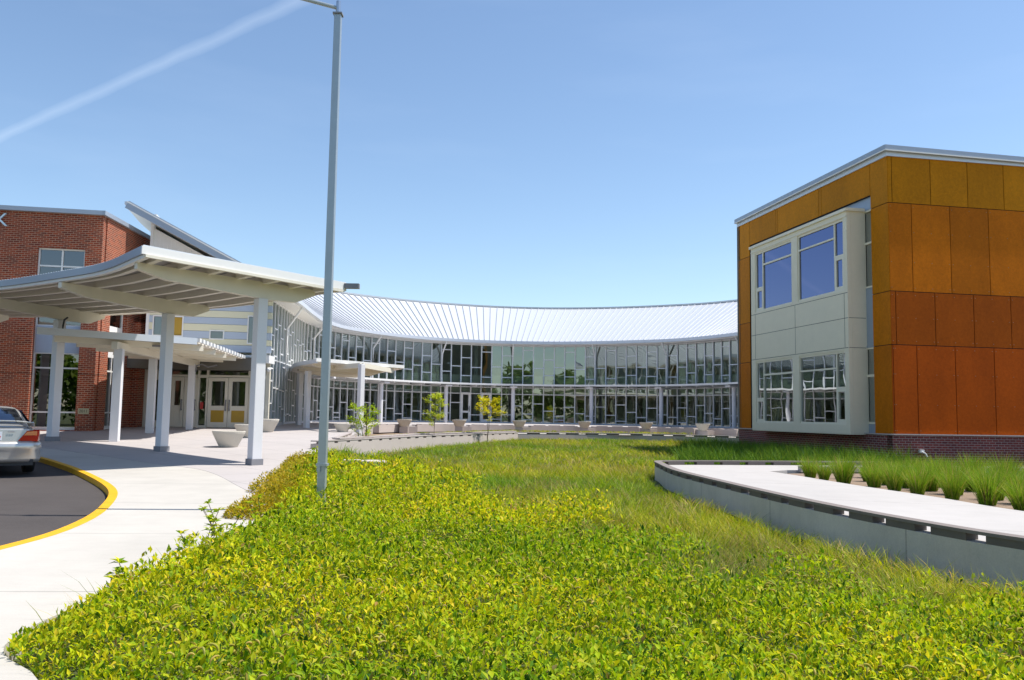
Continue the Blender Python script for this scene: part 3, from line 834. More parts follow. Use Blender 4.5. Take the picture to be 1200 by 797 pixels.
for i in range(3, NW - 2, 5):
    q = Wc[i] - nw[i] * 1.6; ic = MB(); ic.tube([(*q, ZF), (*q, 5.6)], .15, 10); ic.build('interior_column', 'interp', cb)
fr_ = random.Random(3)
for i in range(4, NW - 3):
    if fr_.random() < .5:
        q = Wc[i] - nw[i] * fr_.uniform(2, 5.4); w_, h_ = fr_.uniform(.5, 1.6), fr_.uniform(.7, 1.9)
        fu = MB(); fu.box((q[0], q[1], ZF + h_ / 2 + .01), (w_, .5, h_), fr_.uniform(0, 3)); fu.build('furnishing', 'inter', cb)
    if fr_.random() < .4:
        q = Wc[i] - nw[i] * fr_.uniform(2, 5.4); w_, h_ = fr_.uniform(.5, 1.8), fr_.uniform(.5, 1.6)
        fu = MB(); fu.box((q[0], q[1], 2.31 + h_ / 2), (w_, .5, h_), fr_.uniform(0, 3)); fu.build('furnishing', 'inter', cb)
# sunshade canopy along the glass
sh = MB()
ks = list(range(i_sh - 4, NW - 1)); S0, S1 = [], []
for n_, i in enumerate(ks):
    k = min(1, n_ / 6); S0.append(P3(i, 2.17, .25 + 1.35 * k)); S1.append(P3(i, 2.17, .12))
sh.slab(S0, S1, .07); shade = sh.build('sunshade', 'fascia', cb)
se = MB()
for a, b in zip(S0[:-1], S0[1:]): se.bar((a[0], a[1], 2.14), (b[0], b[1], 2.14), .08, .12)
for i in ks[6::2]: se.bar(P3(i, 2.03, .12), P3(i, 2.05, 1.5), .06, .12)
se.build('sunshade_edge', 'white', shade)
for n_, i in enumerate(coli):
    q = P3(i, 0, 1.0)
    cm = MB(); cm.tube([(q[0], q[1], ZF), (q[0], q[1], 2.05)], .14, 14)
    cm.bar(P3(i, 1.98, .1), P3(i, 1.98, 1.5), .5, .1)
    cm.build('column', 'column', cb)
    dm = MB(); dm.tube([P3(i, ZE - .18, .87), P3(i, ZE - .30, .85), P3(i, ZE - 1.05, .22), P3(i, 2.2, .22)], .055, 8)
    dm.build('downspout', 'white', cb)
dm = MB(); i = max(1, int(i_sh * .42)); dm.tube([P3(i, ZE - .18, .87), P3(i, ZE - .30, .85), P3(i, ZE - 1.25, .22), P3(i, ZF, .22)], .06, 8); dm.build('downspout', 'white', cb)
bs = MB()
for i in range(NW - 1): bs.bar(P3(i, ZF + .0, .12), P3(i + 1, ZF + .0, .12), .10, .16)
bs.build('base_sill', 'fascia', cb)

# end wall of the crescent above the entrance
D0 = (-12.2, 37.2)
def DW(t, off=0.0): return (D0[0] + G2[0] * t + G1[0] * -off, D0[1] + G2[1] * t + G1[1] * -off)
holes = [(-.95, -.43, 3.12, 3.44), (.63, 1.15, 2.97, 4.13), (-2.56, -2.14, 3.2, 4.0), (-3.3, -2.75, 3.2, 4.0)]
zz = 2.55; k = 0; swb, swc = MB(), MB()
zs = [2.55, 2.86, 3.12, 3.44, 3.75, 4.05, 4.35, 4.65, 4.95, 5.25]
for z0, z1 in zip(zs[:-1], zs[1:]):
    (swb if k % 2 == 0 else swc).wall(DW(0), G2, -3.5, 1.62, z0, z1 - .012, .2, holes); k += 1
ewall = swb.build('end_wall', 'siding_b', cb); swc.build('cream_siding_band', 'siding_c', ewall)
for h in holes:
    fm = MB(); fm.wall(DW(0, .03), G2, h[0] - .05, h[1] + .05, h[2] - .05, h[3] + .05, .08, [h]); f = fm.build('window', 'white', ewall)
    g = MB(); g.face([(*DW(h[0], -.05), h[2]), (*DW(h[1], -.05), h[2]), (*DW(h[1], -.05), h[3]), (*DW(h[0], -.05), h[3])]); g.v = g.v
    g.build('pane', 'gold' if h[0] < -2.1 and h[0] > -3 else 'g_left', ewall)
# white corrugated siding in the gable
gs = MB()
t = -3.5
while t < 1.6:
    ztop = min(8.3, ZE - .3 + (2.1 - t) / 6.55 * 3.4 - .05)
    w_ = .16
    gs.hexa([(*DW(t, 0.0), 5.25), (*DW(t + w_ * .7, .0), 5.25), (*DW(t + w_ * .7, -.15), 5.25), (*DW(t, -.15), 5.25),
             (*DW(t, 0.0), ztop), (*DW(t + w_ * .7, .0), ztop - w_ * .36), (*DW(t + w_ * .7, -.15), ztop - w_ * .36), (*DW(t, -.15), ztop)])
    gs.hexa([(*DW(t + w_ * .7, -.025), 5.25), (*DW(t + w_, -.025), 5.25), (*DW(t + w_, -.15), 5.25), (*DW(t + w_ * .7, -.15), 5.25),
             (*DW(t + w_ * .7, -.025), ztop - w_ * .36), (*DW(t + w_, -.025), ztop - w_ * .51), (*DW(t + w_, -.15), ztop - w_ * .51), (*DW(t + w_ * .7, -.15), ztop - w_ * .36)])
    t += w_
gs.build('gable_siding', 'white', ewall)
gp = MB(); gp.bar((*DW(-3.55, 0.02), 2.5), (*DW(-3.55, 0.02), 8.28), .12, .12, up=(G2[0], G2[1], 0)); gp.build('corner_trim', 'white', ewall)
gb = MB(); gb.bar((*DW(-3.5, -.12), 5.5), (*DW(-3.5, -6), 5.5), .1, 6.0); gb.build('side_wall', 'white', ewall)
# entrance storefront
SY = 37.6; ZS = zf(SY) - .01
sf = MB()
sh_ = [(-15.7, -15.0, ZS + .3, 1.3), (-13.72, -13.42, ZS + .12, 1.42), (-13.72, -13.42, 1.55, 1.95), (-15.05 + .05, -13.8, 1.55, 1.95), (-13.32, -11.58, 1.55, 1.95),
       (-14.98, -13.8, ZS, 1.46), (-13.36, -11.54, ZS, 1.46), (-11.44, -10.8, ZS + .1, 1.46), (-11.44, -10.8, 1.55, 1.95)]
sf.wall((0, SY), (1, 0), -16.7, -10.65, ZS - .3, 2.06, .16, sh_)
st = sf.build('entrance_front', 'cream', cb)
sg = MB(); sg.face([(-16.6, SY + .08, ZS), (-10.7, SY + .08, ZS), (-10.7, SY + .08, 2.0), (-16.6, SY + .08, 2.0)]); sg.build('glazing', 'g_door', st)
sb_ = MB(); sb_.box((-13.65, SY - .1, 2.25), (6.2, .9, .34)); sb_.build('canopy_ledge', 'white', st)
sil = MB(); sil.box((-14.2, 41.0, 2.5), (5.2, 6.2, .2)); sil.bar((-16.7, 40.4, .8), (-11.7, 40.4, .8), .1, 3.2); sil.box((-14.2, 39.2, 2.0), (5, 2.9, .1)); sil.build('vestibule', 'interp', st)
def entrance_door(x0, x1, dark):
    dm = MB(); dm.wall((0, SY + .02), (1, 0), x0, x1, ZS + .03, 1.44, .06,
                       [(x0 + .16, x1 - .14, ZS + .26, ZS + .78), (x0 + .16, x1 - .14, ZS + .98, 1.28)])
    d = dm.build('door', 'cream', cb)
    if dark is not None:
        y = MB(); y.box(((x0 + x1) / 2, SY + .055, ZS + .52), (x1 - x0 - .3, .03, .52)); y.build('kick_panel', dark, d)
    hx = x1 - .07 if dark is None or x0 < -12.6 else x0 + .07
    h = MB(); h.bar((hx, SY - .05, ZS + .75), (hx, SY - .05, ZS + 1.25), .04, .04, up=(0, 1, 0)); h.box((hx, SY - .01, ZS + .8), (.04, .06, .04)); h.box((hx, SY - .01, ZS + 1.2), (.04, .06, .04)); h.build('handle', 'plate', d)
entrance_door(-13.34, -12.46, 'yellowp'); entrance_door(-12.44, -11.56, 'yellowp')
entrance_door(-14.97, -14.40, 'cream'); entrance_door(-14.38, -13.81, 'cream')
cr = MB(); cr.box((-13.57, SY - .03, .95 - .75), (.12, .06, .3)); cr.build('card_reader', 'redp', st)
# security camera
scm = MB(); scm.lathe([(.02, .02), (.09, 0), (.10, -.08), (.07, -.16), (.02, -.2)], 14, (-10.62, 37.3, 1.88)); scm.box((-10.55, 37.42, 1.86), (.1, .25, .08))
tag(scm.build('security_camera', 'white', smooth=True), 'small white dome camera fixed at the corner of the glass wall by the entrance', 'security camera')

# ------------------------------------------------------------------ brick building (left)
BX, BY = -16.3, 33.4
bb = empty('brick_building', (BX, BY, -.95), 'red brick building with a flat roof at the left edge behind the canopies', 'building')
negG2 = (-G2[0], -G2[1])
FW = 22.0
fo = (BX - G2[0] * FW, BY - G2[1] * FW)
H = lambda s0, s1, z0, z1: (FW - s1, FW - s0, z0, z1)
br = MB()
br.wall(fo, G2, 0, FW, -1.2, 7.66, .38, [H(.62, 2.34, 4.35, 6.25), H(.62, 2.34, -.86, 3.9), H(6, 8, 4.35, 6.25), H(6, 8, -.86, 3.4)])
E1 = np.array((-.05, 1.0)); E1 = tuple(E1 / np.linalg.norm(E1))
br.wall((BX, BY), E1, .38, 4.2, -1.2, 7.66, .38, [(1.12, 2.9, -.86, 4.1)])
br.wall((BX - .15, BY + 4.2), E1, 0, 9, 2.0, 7.66, .3)
# proud pier beside the entrance
br.bar((BX - .05, BY + 3.5, 1.3), (BX - .05, BY + 4.15, 1.3), .44, 4.9)
br.build('brick_wall', 'brick', bb, uv=True)
def bwin(parent, o, d, s0, s1, z0, z1, inset, holes, gm, fm='white'):
    oo = (o[0] - d[1] * inset, o[1] + d[0] * inset)
    fm_ = MB(); fm_.wall(oo, d, s0, s1, z0, z1, .1, holes); f = fm_.build('window', fm, parent)
    g = MB(); P = lambda a, z: (oo[0] + d[0] * a - d[1] * .05, oo[1] + d[1] * a + d[0] * .05, z)
    g.face([P(s0 + .02, z0 + .02), P(s1 - .02, z0 + .02), P(s1 - .02, z1 - .02), P(s0 + .02, z1 - .02)]); g.build('pane', gm, f)
    return f
e = .06
bwin(bb, fo, G2, FW - 2.34, FW - .62, 4.35, 6.25, .12, [H(.68, 1.44, 4.41, 5.52), H(1.50, 2.28, 4.41, 5.52), H(.68, 1.44, 5.58, 6.19), H(1.50, 2.28, 5.58, 6.19)], 'g_left')
bwin(bb, fo, G2, FW - 8, FW - 6, 4.35, 6.25, .12, [H(6.06, 6.97, 4.41, 6.19), H(7.03, 7.94, 4.41, 6.19)], 'g_left')
bwin(bb, fo, G2, FW - 8, FW - 6, -.86, 3.4, .12, [H(6.06, 6.97, -.8, 1.5), H(7.03, 7.94, -.8, 1.5), H(6.06, 6.97, 1.56, 3.34), H(7.03, 7.94, 1.56, 3.34)], 'g_left')
w = bwin(bb, fo, G2, FW - 2.34, FW - .62, -.86, 3.9, .26, [H(.68, 1.44, -.74, -.2), H(1.50, 2.28, -.74, -.2), H(.68, 1.44, -.14, 1.52), H(1.50, 2.28, -.14, 1.52), H(.68, 1.44, 1.58, 2.10), H(1.50, 2.28, 1.58, 2.10), H(.68, 1.44, 3.24, 3.84), H(1.5, 2.28, 3.24, 3.84)], 'g_left')
sp = MB(); sp.wall((fo[0] - G2[1] * .24, fo[1] + G2[0] * .24), G2, FW - 2.3, FW - .66, 2.14, 3.2, .02); sp.build('spandrel', 'siding_b', w)
bwin(bb, (BX, BY), E1, 1.12, 2.9, -.86, 4.1, .2, [(1.18, 1.98, -.7, -.2), (2.04, 2.84, -.7, -.2), (1.18, 1.98, -.14, 1.5), (2.04, 2.84, -.14, 1.5), (1.18, 1.98, 1.56, 2.1), (2.04, 2.84, 1.56, 2.1), (1.18, 2.84, 3.4, 4.04)], 'g_left')
cp = MB()
cp.bar((fo[0] + G2[1] * .06, fo[1] - G2[0] * .06, 7.73), (BX + .06, BY - .06, 7.73), .14, .17); cp.bar((BX + .04, BY - .14, 7.732), (BX - .6, BY + 13, 7.732), .14, .17)
cp.build('coping', 'bluegrey', bb)
rfm = MB(); rfm.prism([(fo[0] - .1, fo[1] + .45), (BX - .55, BY + .45), (BX - 1.15, BY + 13), (fo[0] - .6, fo[1] + 16)], 7.3, 7.6); rfm.build('roof', 'fascia', bb)
itm = MB(); itm.bar((fo[0] - 1, fo[1] + 5, 3), (BX - .3, BY + 5.5, 3), .1, 9); itm.prism([fo, (BX - .45, BY + .45), (BX - .6, BY + 6), (fo[0] - .6, fo[1] + 6)], 2.3, 3.2); itm.build('interior', 'interd', bb)
# lettering and date stone
def text(body, size, loc, rz, mat, parent, name, depth=.02):
    c = bpy.data.curves.new(name, 'FONT'); c.body = body; c.size = size; c.extrude = depth; c.align_x = 'CENTER'; c.align_y = 'CENTER'
    t = bpy.data.objects.new(name + '_tmp', c); C.objects.link(t)
    dg = bpy.context.evaluated_depsgraph_get(); me = bpy.data.meshes.new_from_object(t.evaluated_get(dg))
    bpy.data.objects.remove(t); me.materials.clear(); me.materials.append(M[mat])
    Mx = Matrix.Translation(loc) @ Matrix.Rotation(rz, 4, 'Z') @ Matrix.Rotation(R(90), 4, 'X')
    inv = parent.matrix_basis.inverted() if parent is not None else Matrix()
    me.transform(inv @ Mx); o = bpy.data.objects.new(name, me); C.objects.link(o); o.parent = parent
    return o
def BF(s, off=0): return (BX - G2[0] * s + G2[1] * off, BY - G2[1] * s - G2[0] * off)
p = BF(3.70, .05); text('K', .72, (p[0], p[1], 7.23), ga, 'letter', bb, 'wall_letter', .03)
ds = MB(); a, b = BF(.52, .03), BF(.13, .03); ds.bar((*a, -.115), (*b, -.115), .03, .21)
dso = ds.build('date_stone', 'signm', bb)
p = BF(.325, .048); t_ = text('2011', .16, (p[0], p[1], -.115), ga, 'ink', bb, 'lettering', .002)

# ------------------------------------------------------------------ canopies
def steel_column(parent, x, y, z0, z1, w, rz, base=True, mat='column', name='column'):
    m = MB(); m.box((x, y, (z0 + z1) / 2), (w, w, z1 - z0), rz); c = m.build(name, mat, parent, bevel=.012)
    if base:
        b = MB(); b.box((x, y, z0 + .07), (w + .05, w + .05, .15), rz); b.build('base_plate', 'plate', c)
    return c
def beam(parent, a, b, zta, ztb, dep, frac, w=.16, tip=.14, tipb=.14):
    """tapered beam from a to b, deepest at frac"""
    m = MB(); a, b = Vector((*a, 0)), Vector((*b, 0)); d = (b - a); n = Vector((-d.y, d.x, 0)).normalized() * w / 2
    st = [(0, tip), (.14, tip + .55 * (dep - tip)), (frac, dep), (.88, dep * .93), (1.0, tipb)]
    pr = [(a + d * t, zta + (ztb - zta) * t, h) for t, h in st]
    for (p, z, h), (q, z2, h2) in zip(pr[:-1], pr[1:]):
        P_ = [p - n, p + n, q + n, q - n]
        m.hexa([(P_[0].x, P_[0].y, z - h), (P_[3].x, P_[3].y, z2 - h2), (P_[2].x, P_[2].y, z2 - h2), (P_[1].x, P_[1].y, z - h),
                (P_[0].x, P_[0].y, z), (P_[3].x, P_[3].y, z2), (P_[2].x, P_[2].y, z2), (P_[1].x, P_[1].y, z)])
    return m.build('beam', 'beam', parent)
cn = empty('entrance_canopy', (-9.6, 22, -1.2), 'large white curved steel canopy on square columns over the drop-off walk, with exposed ribs', 'canopy')
Oc = cat([(-7.58, 17.25, 3.32), (-9.45, 19.5, 3.34), (-11.3, 21.1, 3.38), (-14.4, 23.6, 3.48), (-17.5, 25.4, 3.56), (-21.5, 27.0, 3.65)], 8)
Ic = cat([(-4.12, 20.83, 3.16), (-6.5, 23.1, 3.17), (-8.75, 25.3, 3.22), (-13.7, 29.0, 3.36), (-17.4, 31.0, 3.46), (-21.0, 32.5, 3.55)], 8)
dk = MB(); dk.slab([tuple(p) for p in Oc], [tuple(p) for p in Ic], .035); deck = dk.build('roof_deck', 'deck', cn)
nO = len(Oc)
fs = MB(); dk2 = lambda P_, dz: [(p[0], p[1], p[2] + dz) for p in P_]
for a, b in zip(Oc[:-1], Oc[1:]): fs.bar((a[0], a[1], a[2] - .07), (b[0], b[1], b[2] - .07), .05, .17)
fs.build('outer_fascia', 'bluegrey', cn)  # blue-grey paints the shade of this side; the lit end fascia is white
fs = MB()
for a, b in zip(Oc[:-1], Oc[1:]): fs.bar((a[0] + .05, a[1] + .06, a[2] - .195), (b[0] + .05, b[1] + .06, b[2] - .195), .12, .07)
fs.build('outer_edge_beam', 'white', cn)
fs = MB(); a, b = Oc[0], Ic[0]
fs.bar((a[0] - .02, a[1] - .03, a[2] - .07), (b[0], b[1], b[2] - .07), .05, .17); fs.build('end_fascia', 'white', cn)
fs = MB(); fs.bar((a[0] + .04, a[1] + .01, a[2] - .19), (b[0] - .04, b[1] - .03, b[2] - .19), .09, .06); fs.build('end_edge_beam', 'beam', cn)
fs = MB()
for a, b in zip(Ic[:-1], Ic[1:]): fs.bar((a[0], a[1], a[2] - .09), (b[0], b[1], b[2] - .09), .05, .18)
fs.build('inner_fascia', 'beam', cn)
gtb = MB(); a = Ic[0]; gtb.box((a[0] + .16, a[1] + .0, a[2] - .06), (.36, .16, .12), R(0)); gtb.build('gutter_outlet', 'plate', cn)
for f in (.07, .21, .35, .49, .63, .77, .91):
    pm = MB(); L_ = Oc + (Ic - Oc) * f
    for a, b in zip(L_[:-1], L_[1:]): pm.bar((a[0], a[1], a[2] - .135), (b[0], b[1], b[2] - .135), .13, .19)
    pm.build('purlin', 'purlin', cn)
rbm = MB()
for i in range(0, nO - 1):
    for k in range(3):
        t = k / 3; a = Oc[i] * (1 - t) + Oc[i + 1] * t; b = Ic[i] * (1 - t) + Ic[i + 1] * t
        rbm.bar((a[0], a[1], a[2] + .015), (b[0], b[1], b[2] + .015), .03, .04)
rbm.build('deck_rib', 'roofm', deck)
beams = [((-8.0, 17.9), (-4.95, 21.0), 3.10, 3.00, (-5.94, 20.0), .245),
         ((-11.35, 21.2), (-8.95, 24.9), 3.14, 3.04, (-9.65, 23.8), .25),
         ((-15.95, 25.1), (-13.85, 28.75), 3.30, 3.18, (-14.6, 27.4), .27),
         ((-19.8, 26.8), (-18.2, 30.6), 3.38, 3.28, (-18.8, 29.2), .29)]
for a, b, za, zb, c, w_ in beams:
    beam(cn, a, b, za, zb, .40, .7)
    rz = math.atan2(b[1] - a[1], b[0] - a[0])
    steel_column(cn, c[0], c[1], zf(c[1]), zb - .36, w_, rz)
cd = MB(); cd.tube([(-14.38, 27.2, 2.2), (-14.38, 27.2, 2.62), (-14.3, 27.1, 2.8), (-14.1, 26.9, 2.85)], .03, 8); cd.build('conduit', 'caplastic', cn)

lc = empty('walkway_canopy', (-13.2, 32, -1.0), 'lower flat white canopy between the big canopy and the entrance doors', 'canopy')
fl_, fr2, brr, bl_ = (-14.33, 25.9, 2.38), (-10.76, 29.0, 2.38), (-11.75, 38.1, 2.30), (-16.0, 36.2, 2.34)
dk = MB(); dk.hexa([(*fl_[:2], 2.28), (*fr2[:2], 2.28), (*brr[:2], 2.22), (*bl_[:2], 2.26), fl_, fr2, brr, bl_]); dk.build('roof_deck', 'purlin', lc)
fs = MB(); fs.bar((fl_[0] - .1, fl_[1] - .1, 2.33), (fr2[0] + .03, fr2[1] - .02, 2.33), .06, .22); fs.build('front_fascia', 'fascia', lc)
fs = MB()
for k in range(18):
    t = k / 18; t2 = t + .028
    P_ = lambda t: Vector(fr2) * (1 - t) + Vector(brr) * t
    fs.bar(P_(t) + Vector((-.1, 0, .0)), P_(t2) + Vector((-.1, 0, 0)), .42, .13)
fs.build('rafter_end', 'white', lc)
for k in range(5):
    t = (k + .5) / 5; a = Vector(fl_) * (1 - t) + Vector(bl_) * t; b = Vector(fr2) * (1 - t) + Vector(brr) * t
    m = MB(); m.bar((a.x, a.y, 2.18), (b.x, b.y, 2.16), .14, .2); m.build('cross_beam', 'beam', lc)
m = MB(); m.bar((-12.75, 27.3, 2.03), (-13.6, 38, 1.97), .18, .24); m.build('beam', 'beam', lc)
for x, y, w_ in ((-12.72, 27.6, .27), (-13.75, 32.7, .27), (-13.46, 35.95, .26)): steel_column(lc, x, y, zf(y), 1.93, w_, R(10), base=False)
lt = MB(); lt.box((-12.0, 28.9, 2.14), (.3, .3, .06)); lt.build('downlight', 'plate', lc)
cd = MB(); cd.tube([(-12.3, 35.6, 1.88), (-12.7, 35.7, 1.80), (-13.0, 35.8, 1.92), (-13.25, 35.85, 1.85), (-13.3, 35.9, 1.6)], .03, 8)
cd.build('conduit', 'plate', lc)

mc = empty('side_canopy', (-8, 38.5, -.9), 'smaller white flat canopy wedge in front of the glass wall, middle of the photo', 'canopy')
poly = [tuple(p) for p in cat([(-11.55, 44.6), (-10.9, 42.3), (-9.9, 39.2), (-8.2, 35.9)], 6)] + [(-5.15, 40.3), (-7.0, 45.0), (-8.8, 48.4), (-11.6, 48.2)]
dk = MB(); dk.prism(poly, 2.08, 2.22); dk.build('roof_deck', 'purlin', mc)
fs = MB()
for a, b in zip(poly[:18], poly[1:19]): fs.bar((*a, 2.15), (*b, 2.15), .08, .17)
fs.build('outer_fascia', 'fascia', mc)
fs = MB(); fs.bar((-8.24, 35.84, 2.19), (-5.1, 40.3, 2.19), .08, .15); fs.build('end_fascia', 'white', mc)
for (a, b) in (((-8.6, 37.0), (-6.0, 40.6)), ((-9.7, 39.4), (-6.8, 43.5)), ((-10.5, 42), (-8, 46))):
    beam(mc, a, b, 2.09, 2.09, .26, .3, w=.14, tip=.08, tipb=.08)
for x, y, z0, w_, z1 in ((-6.35, 36.1, -1.12, .22, 2.05), (-9.24, 38.8, zf(38.8), .22, 1.85), (-10.2, 41.2, zf(41.2), .22, 1.85)):
    steel_column(mc, x, y, z0, z1, w_, R(50), base=False)
m = MB(); m.bar((-6.35, 36.1, 2.0), (-8.3, 38.6, 1.98), .16, .2); m.bar((-6.35, 36.1, 2.0), (-5.6, 40, 1.98), .16, .2); m.build('cross_beam', 'beam', mc)

# ------------------------------------------------------------------ seat walls and bowls
tl = TERR[:, :2]
segs = [(440, 476), (488, 537), (551, 607), (621.5, 679), (694, 751), (765, 816), (829, 866)]
labs = ['leftmost concrete seat wall segment behind the small green sapling', 'concrete seat wall segment left of the two glass doors', 'concrete seat wall segment under the two white glass doors',
        'longest middle concrete seat wall segment, right of the doors', 'concrete seat wall segment right of the middle, below the glass', 'second concrete seat wall segment from the orange building', 'concrete seat wall segment ending at the orange building']
td = resample(np.c_[tl, np.zeros(len(tl))], .08)[:, :2]
td = td[td[:, 1] > 38.5]
for (x0, x1), lab in zip(segs, labs):
    ii = [i for i in range(len(td)) if x0 <= az(td[i]) <= x1]
    seg = td[ii[0]:ii[-1] + 1]
    sn = normals2(np.c_[seg, np.zeros(len(seg))]); 
    if np.dot(sn[len(sn) // 2], seg[len(seg) // 2] - np.array((2, 60))) < 0: sn = -sn   # towards camera side
    base = empty('seat_wall', (*seg[0], -1.0), lab, 'seat wall', group='seat walls along the terrace edge')
    m1, m2 = MB(), MB(); dcum = 0
    for i in range(len(seg) - 1):
        a, b = seg[i], seg[i + 1]; f0, f1 = a + sn[i] * .14, b + sn[i + 1] * .14; g0, g1 = a - sn[i] * .28, b - sn[i + 1] * .28
        o = [(*f0,), (*f1,), (*g1,), (*g0,)]
        area = (o[1][0] - o[0][0]) * (o[2][1] - o[0][1]) - (o[1][1] - o[0][1]) * (o[2][0] - o[0][0])
        if area < 0: o = o[::-1]
        dcum += float(np.linalg.norm(b - a))
        m1.hexa([(x, y, -.93) for x, y in o] + [(x, y, -.565) for x, y in o])
        if dcum % .9 > .35: m2.hexa([(x, y, -.565) for x, y in o] + [(x, y, -.535) for x, y in o])
    m1.build('seat_block', 'bandc', base); m2.build('cap', 'cap', base)
def bowl(x, y, z, s, label, group='concrete bowl planters'):
    b = empty('bowl_planter', (x, y, z), label, 'planter', group=group)
    m = MB(); m.local = True
    m.lathe([(.27 * s, 0), (.28 * s, .02 * s), (.47 * s, .40 * s), (.485 * s, .455 * s), (.48 * s, .475 * s), (.455 * s, .475 * s), (.44 * s, .45 * s), (.40 * s, .38 * s), (.02, .37 * s)], 36)
    m.build('bowl', 'bowl', b, smooth=False)
    so = MB(); so.local = True; so.lathe([(.02, .375 * s), (.415 * s, .385 * s), (.02, .40 * s)], 20); so.build('soil', 'soil', b)
    return b
def at_px(px, y): return (px - 600) / 1000 * y
bowl(-8.51, 25.95, zf(26.2), 1.0, 'nearest pale concrete bowl on the plaza, left of the front canopy column')
bowl(-9.45, 30.9, zf(30.9), 1.0, 'concrete bowl half hidden behind the front canopy column')
bowl(-10.0, 35.0, zf(35.0), 1.12, 'wide concrete bowl at the foot of the tall glass wall')
bowl(-7.05, 36.0, zf(36), .75, 'small concrete bowl on the plaza corner left of the white column beside the sapling')
bn = [(-5.0, 42.6), (-2.6, 45.3), (.6, 46.9), (4.3, 48.1), (7.9, 47.9), (10.9, 45.2)]
bl = ['far bowl on a concrete pedestal, between the seat walls left of the green sapling crown', 'far bowl on a pedestal between the two yellowish saplings', 'far bowl on a pedestal just right of the yellow sapling',
      'far bowl on a pedestal, before the right half of the facade', 'far bowl on a pedestal two from the orange building', 'far bowl on a pedestal closest to the orange building']
for px, (x, y), lab in zip((478, 542, 612, 688, 760, 826), bn, bl):
    x = (px - 600 - 2) / 1000 * y
    bowl(x, y, -.66, .78, lab)
    pd = MB(); pd.box((x, y, -.89), (.42, .42, .44)); pd.box((x + .35, y + .25, -.84), (.5, .4, .38), .3)
    tag(pd.build('pedestal', 'bandc'), 'square pedestal of the ' + lab.replace(' on a concrete pedestal', '').replace(' on a pedestal', ''), 'pedestal', 'pedestals under the far bowls')
    
# ------------------------------------------------------------------ lamp post
lp = empty('lamp_post', (-2.62, 12.03, -1.62), 'tall grey square lamp post standing in the ground cover left of the centre', 'lamp post')
m = MB(); m.bar((-2.62, 12.03, -1.62), (-2.62, 12.03, 5.79), .115, .115, up=(0, 1, 0), w2=.10, h2=.10); m.build('pole', 'steel', lp, bevel=.006)
m = MB(); m.box((-2.62, 12.03, 5.80), (.135, .135, .025)); m.build('pole_cap', 'plate', lp)
m = MB(); m.tube([(-2.62, 12.03, 5.79), (-2.62, 12.03, 5.97), (-2.62, 12.03, 6.0)], .038, 12, r2=.034); m.build('tenon', 'chrome', lp)
m = MB(); m.tube([(-2.64, 12.03, 5.90), (-3.1, 12.03, 6.02), (-4.4, 12.03, 6.36)], .028, 10); m.build('arm', 'steel', lp)
m = MB(); m.box((-2.62, 12.03, -.73), (.15, .15, .035)); m.box((-2.655, 11.955, -.78), (.05, .01, .10)); m.build('band_clamp', 'steel', lp)
m = MB(); m.lathe([(.05, .1), (.16, .06), (.2, 0), (.18, -.03)], 20, (-4.75, 12.03, 6.36)); m.build('lamp_head', 'steel', lp)

# drain cover in the planting
m = MB(); m.lathe([(.30, -.6), (.30, 0), (.33, .01), (.33, .05), (.30, .065)], 32, (-3.4, 21.4, -1.24)); m.box((-4.05, 21.6, -1.22), (.6, .35, .08), .2)
tag(m.build('drain_cover', 'bandc'), 'round pale concrete drain cover half hidden in the greenery right of the lamp post', 'drain cover')

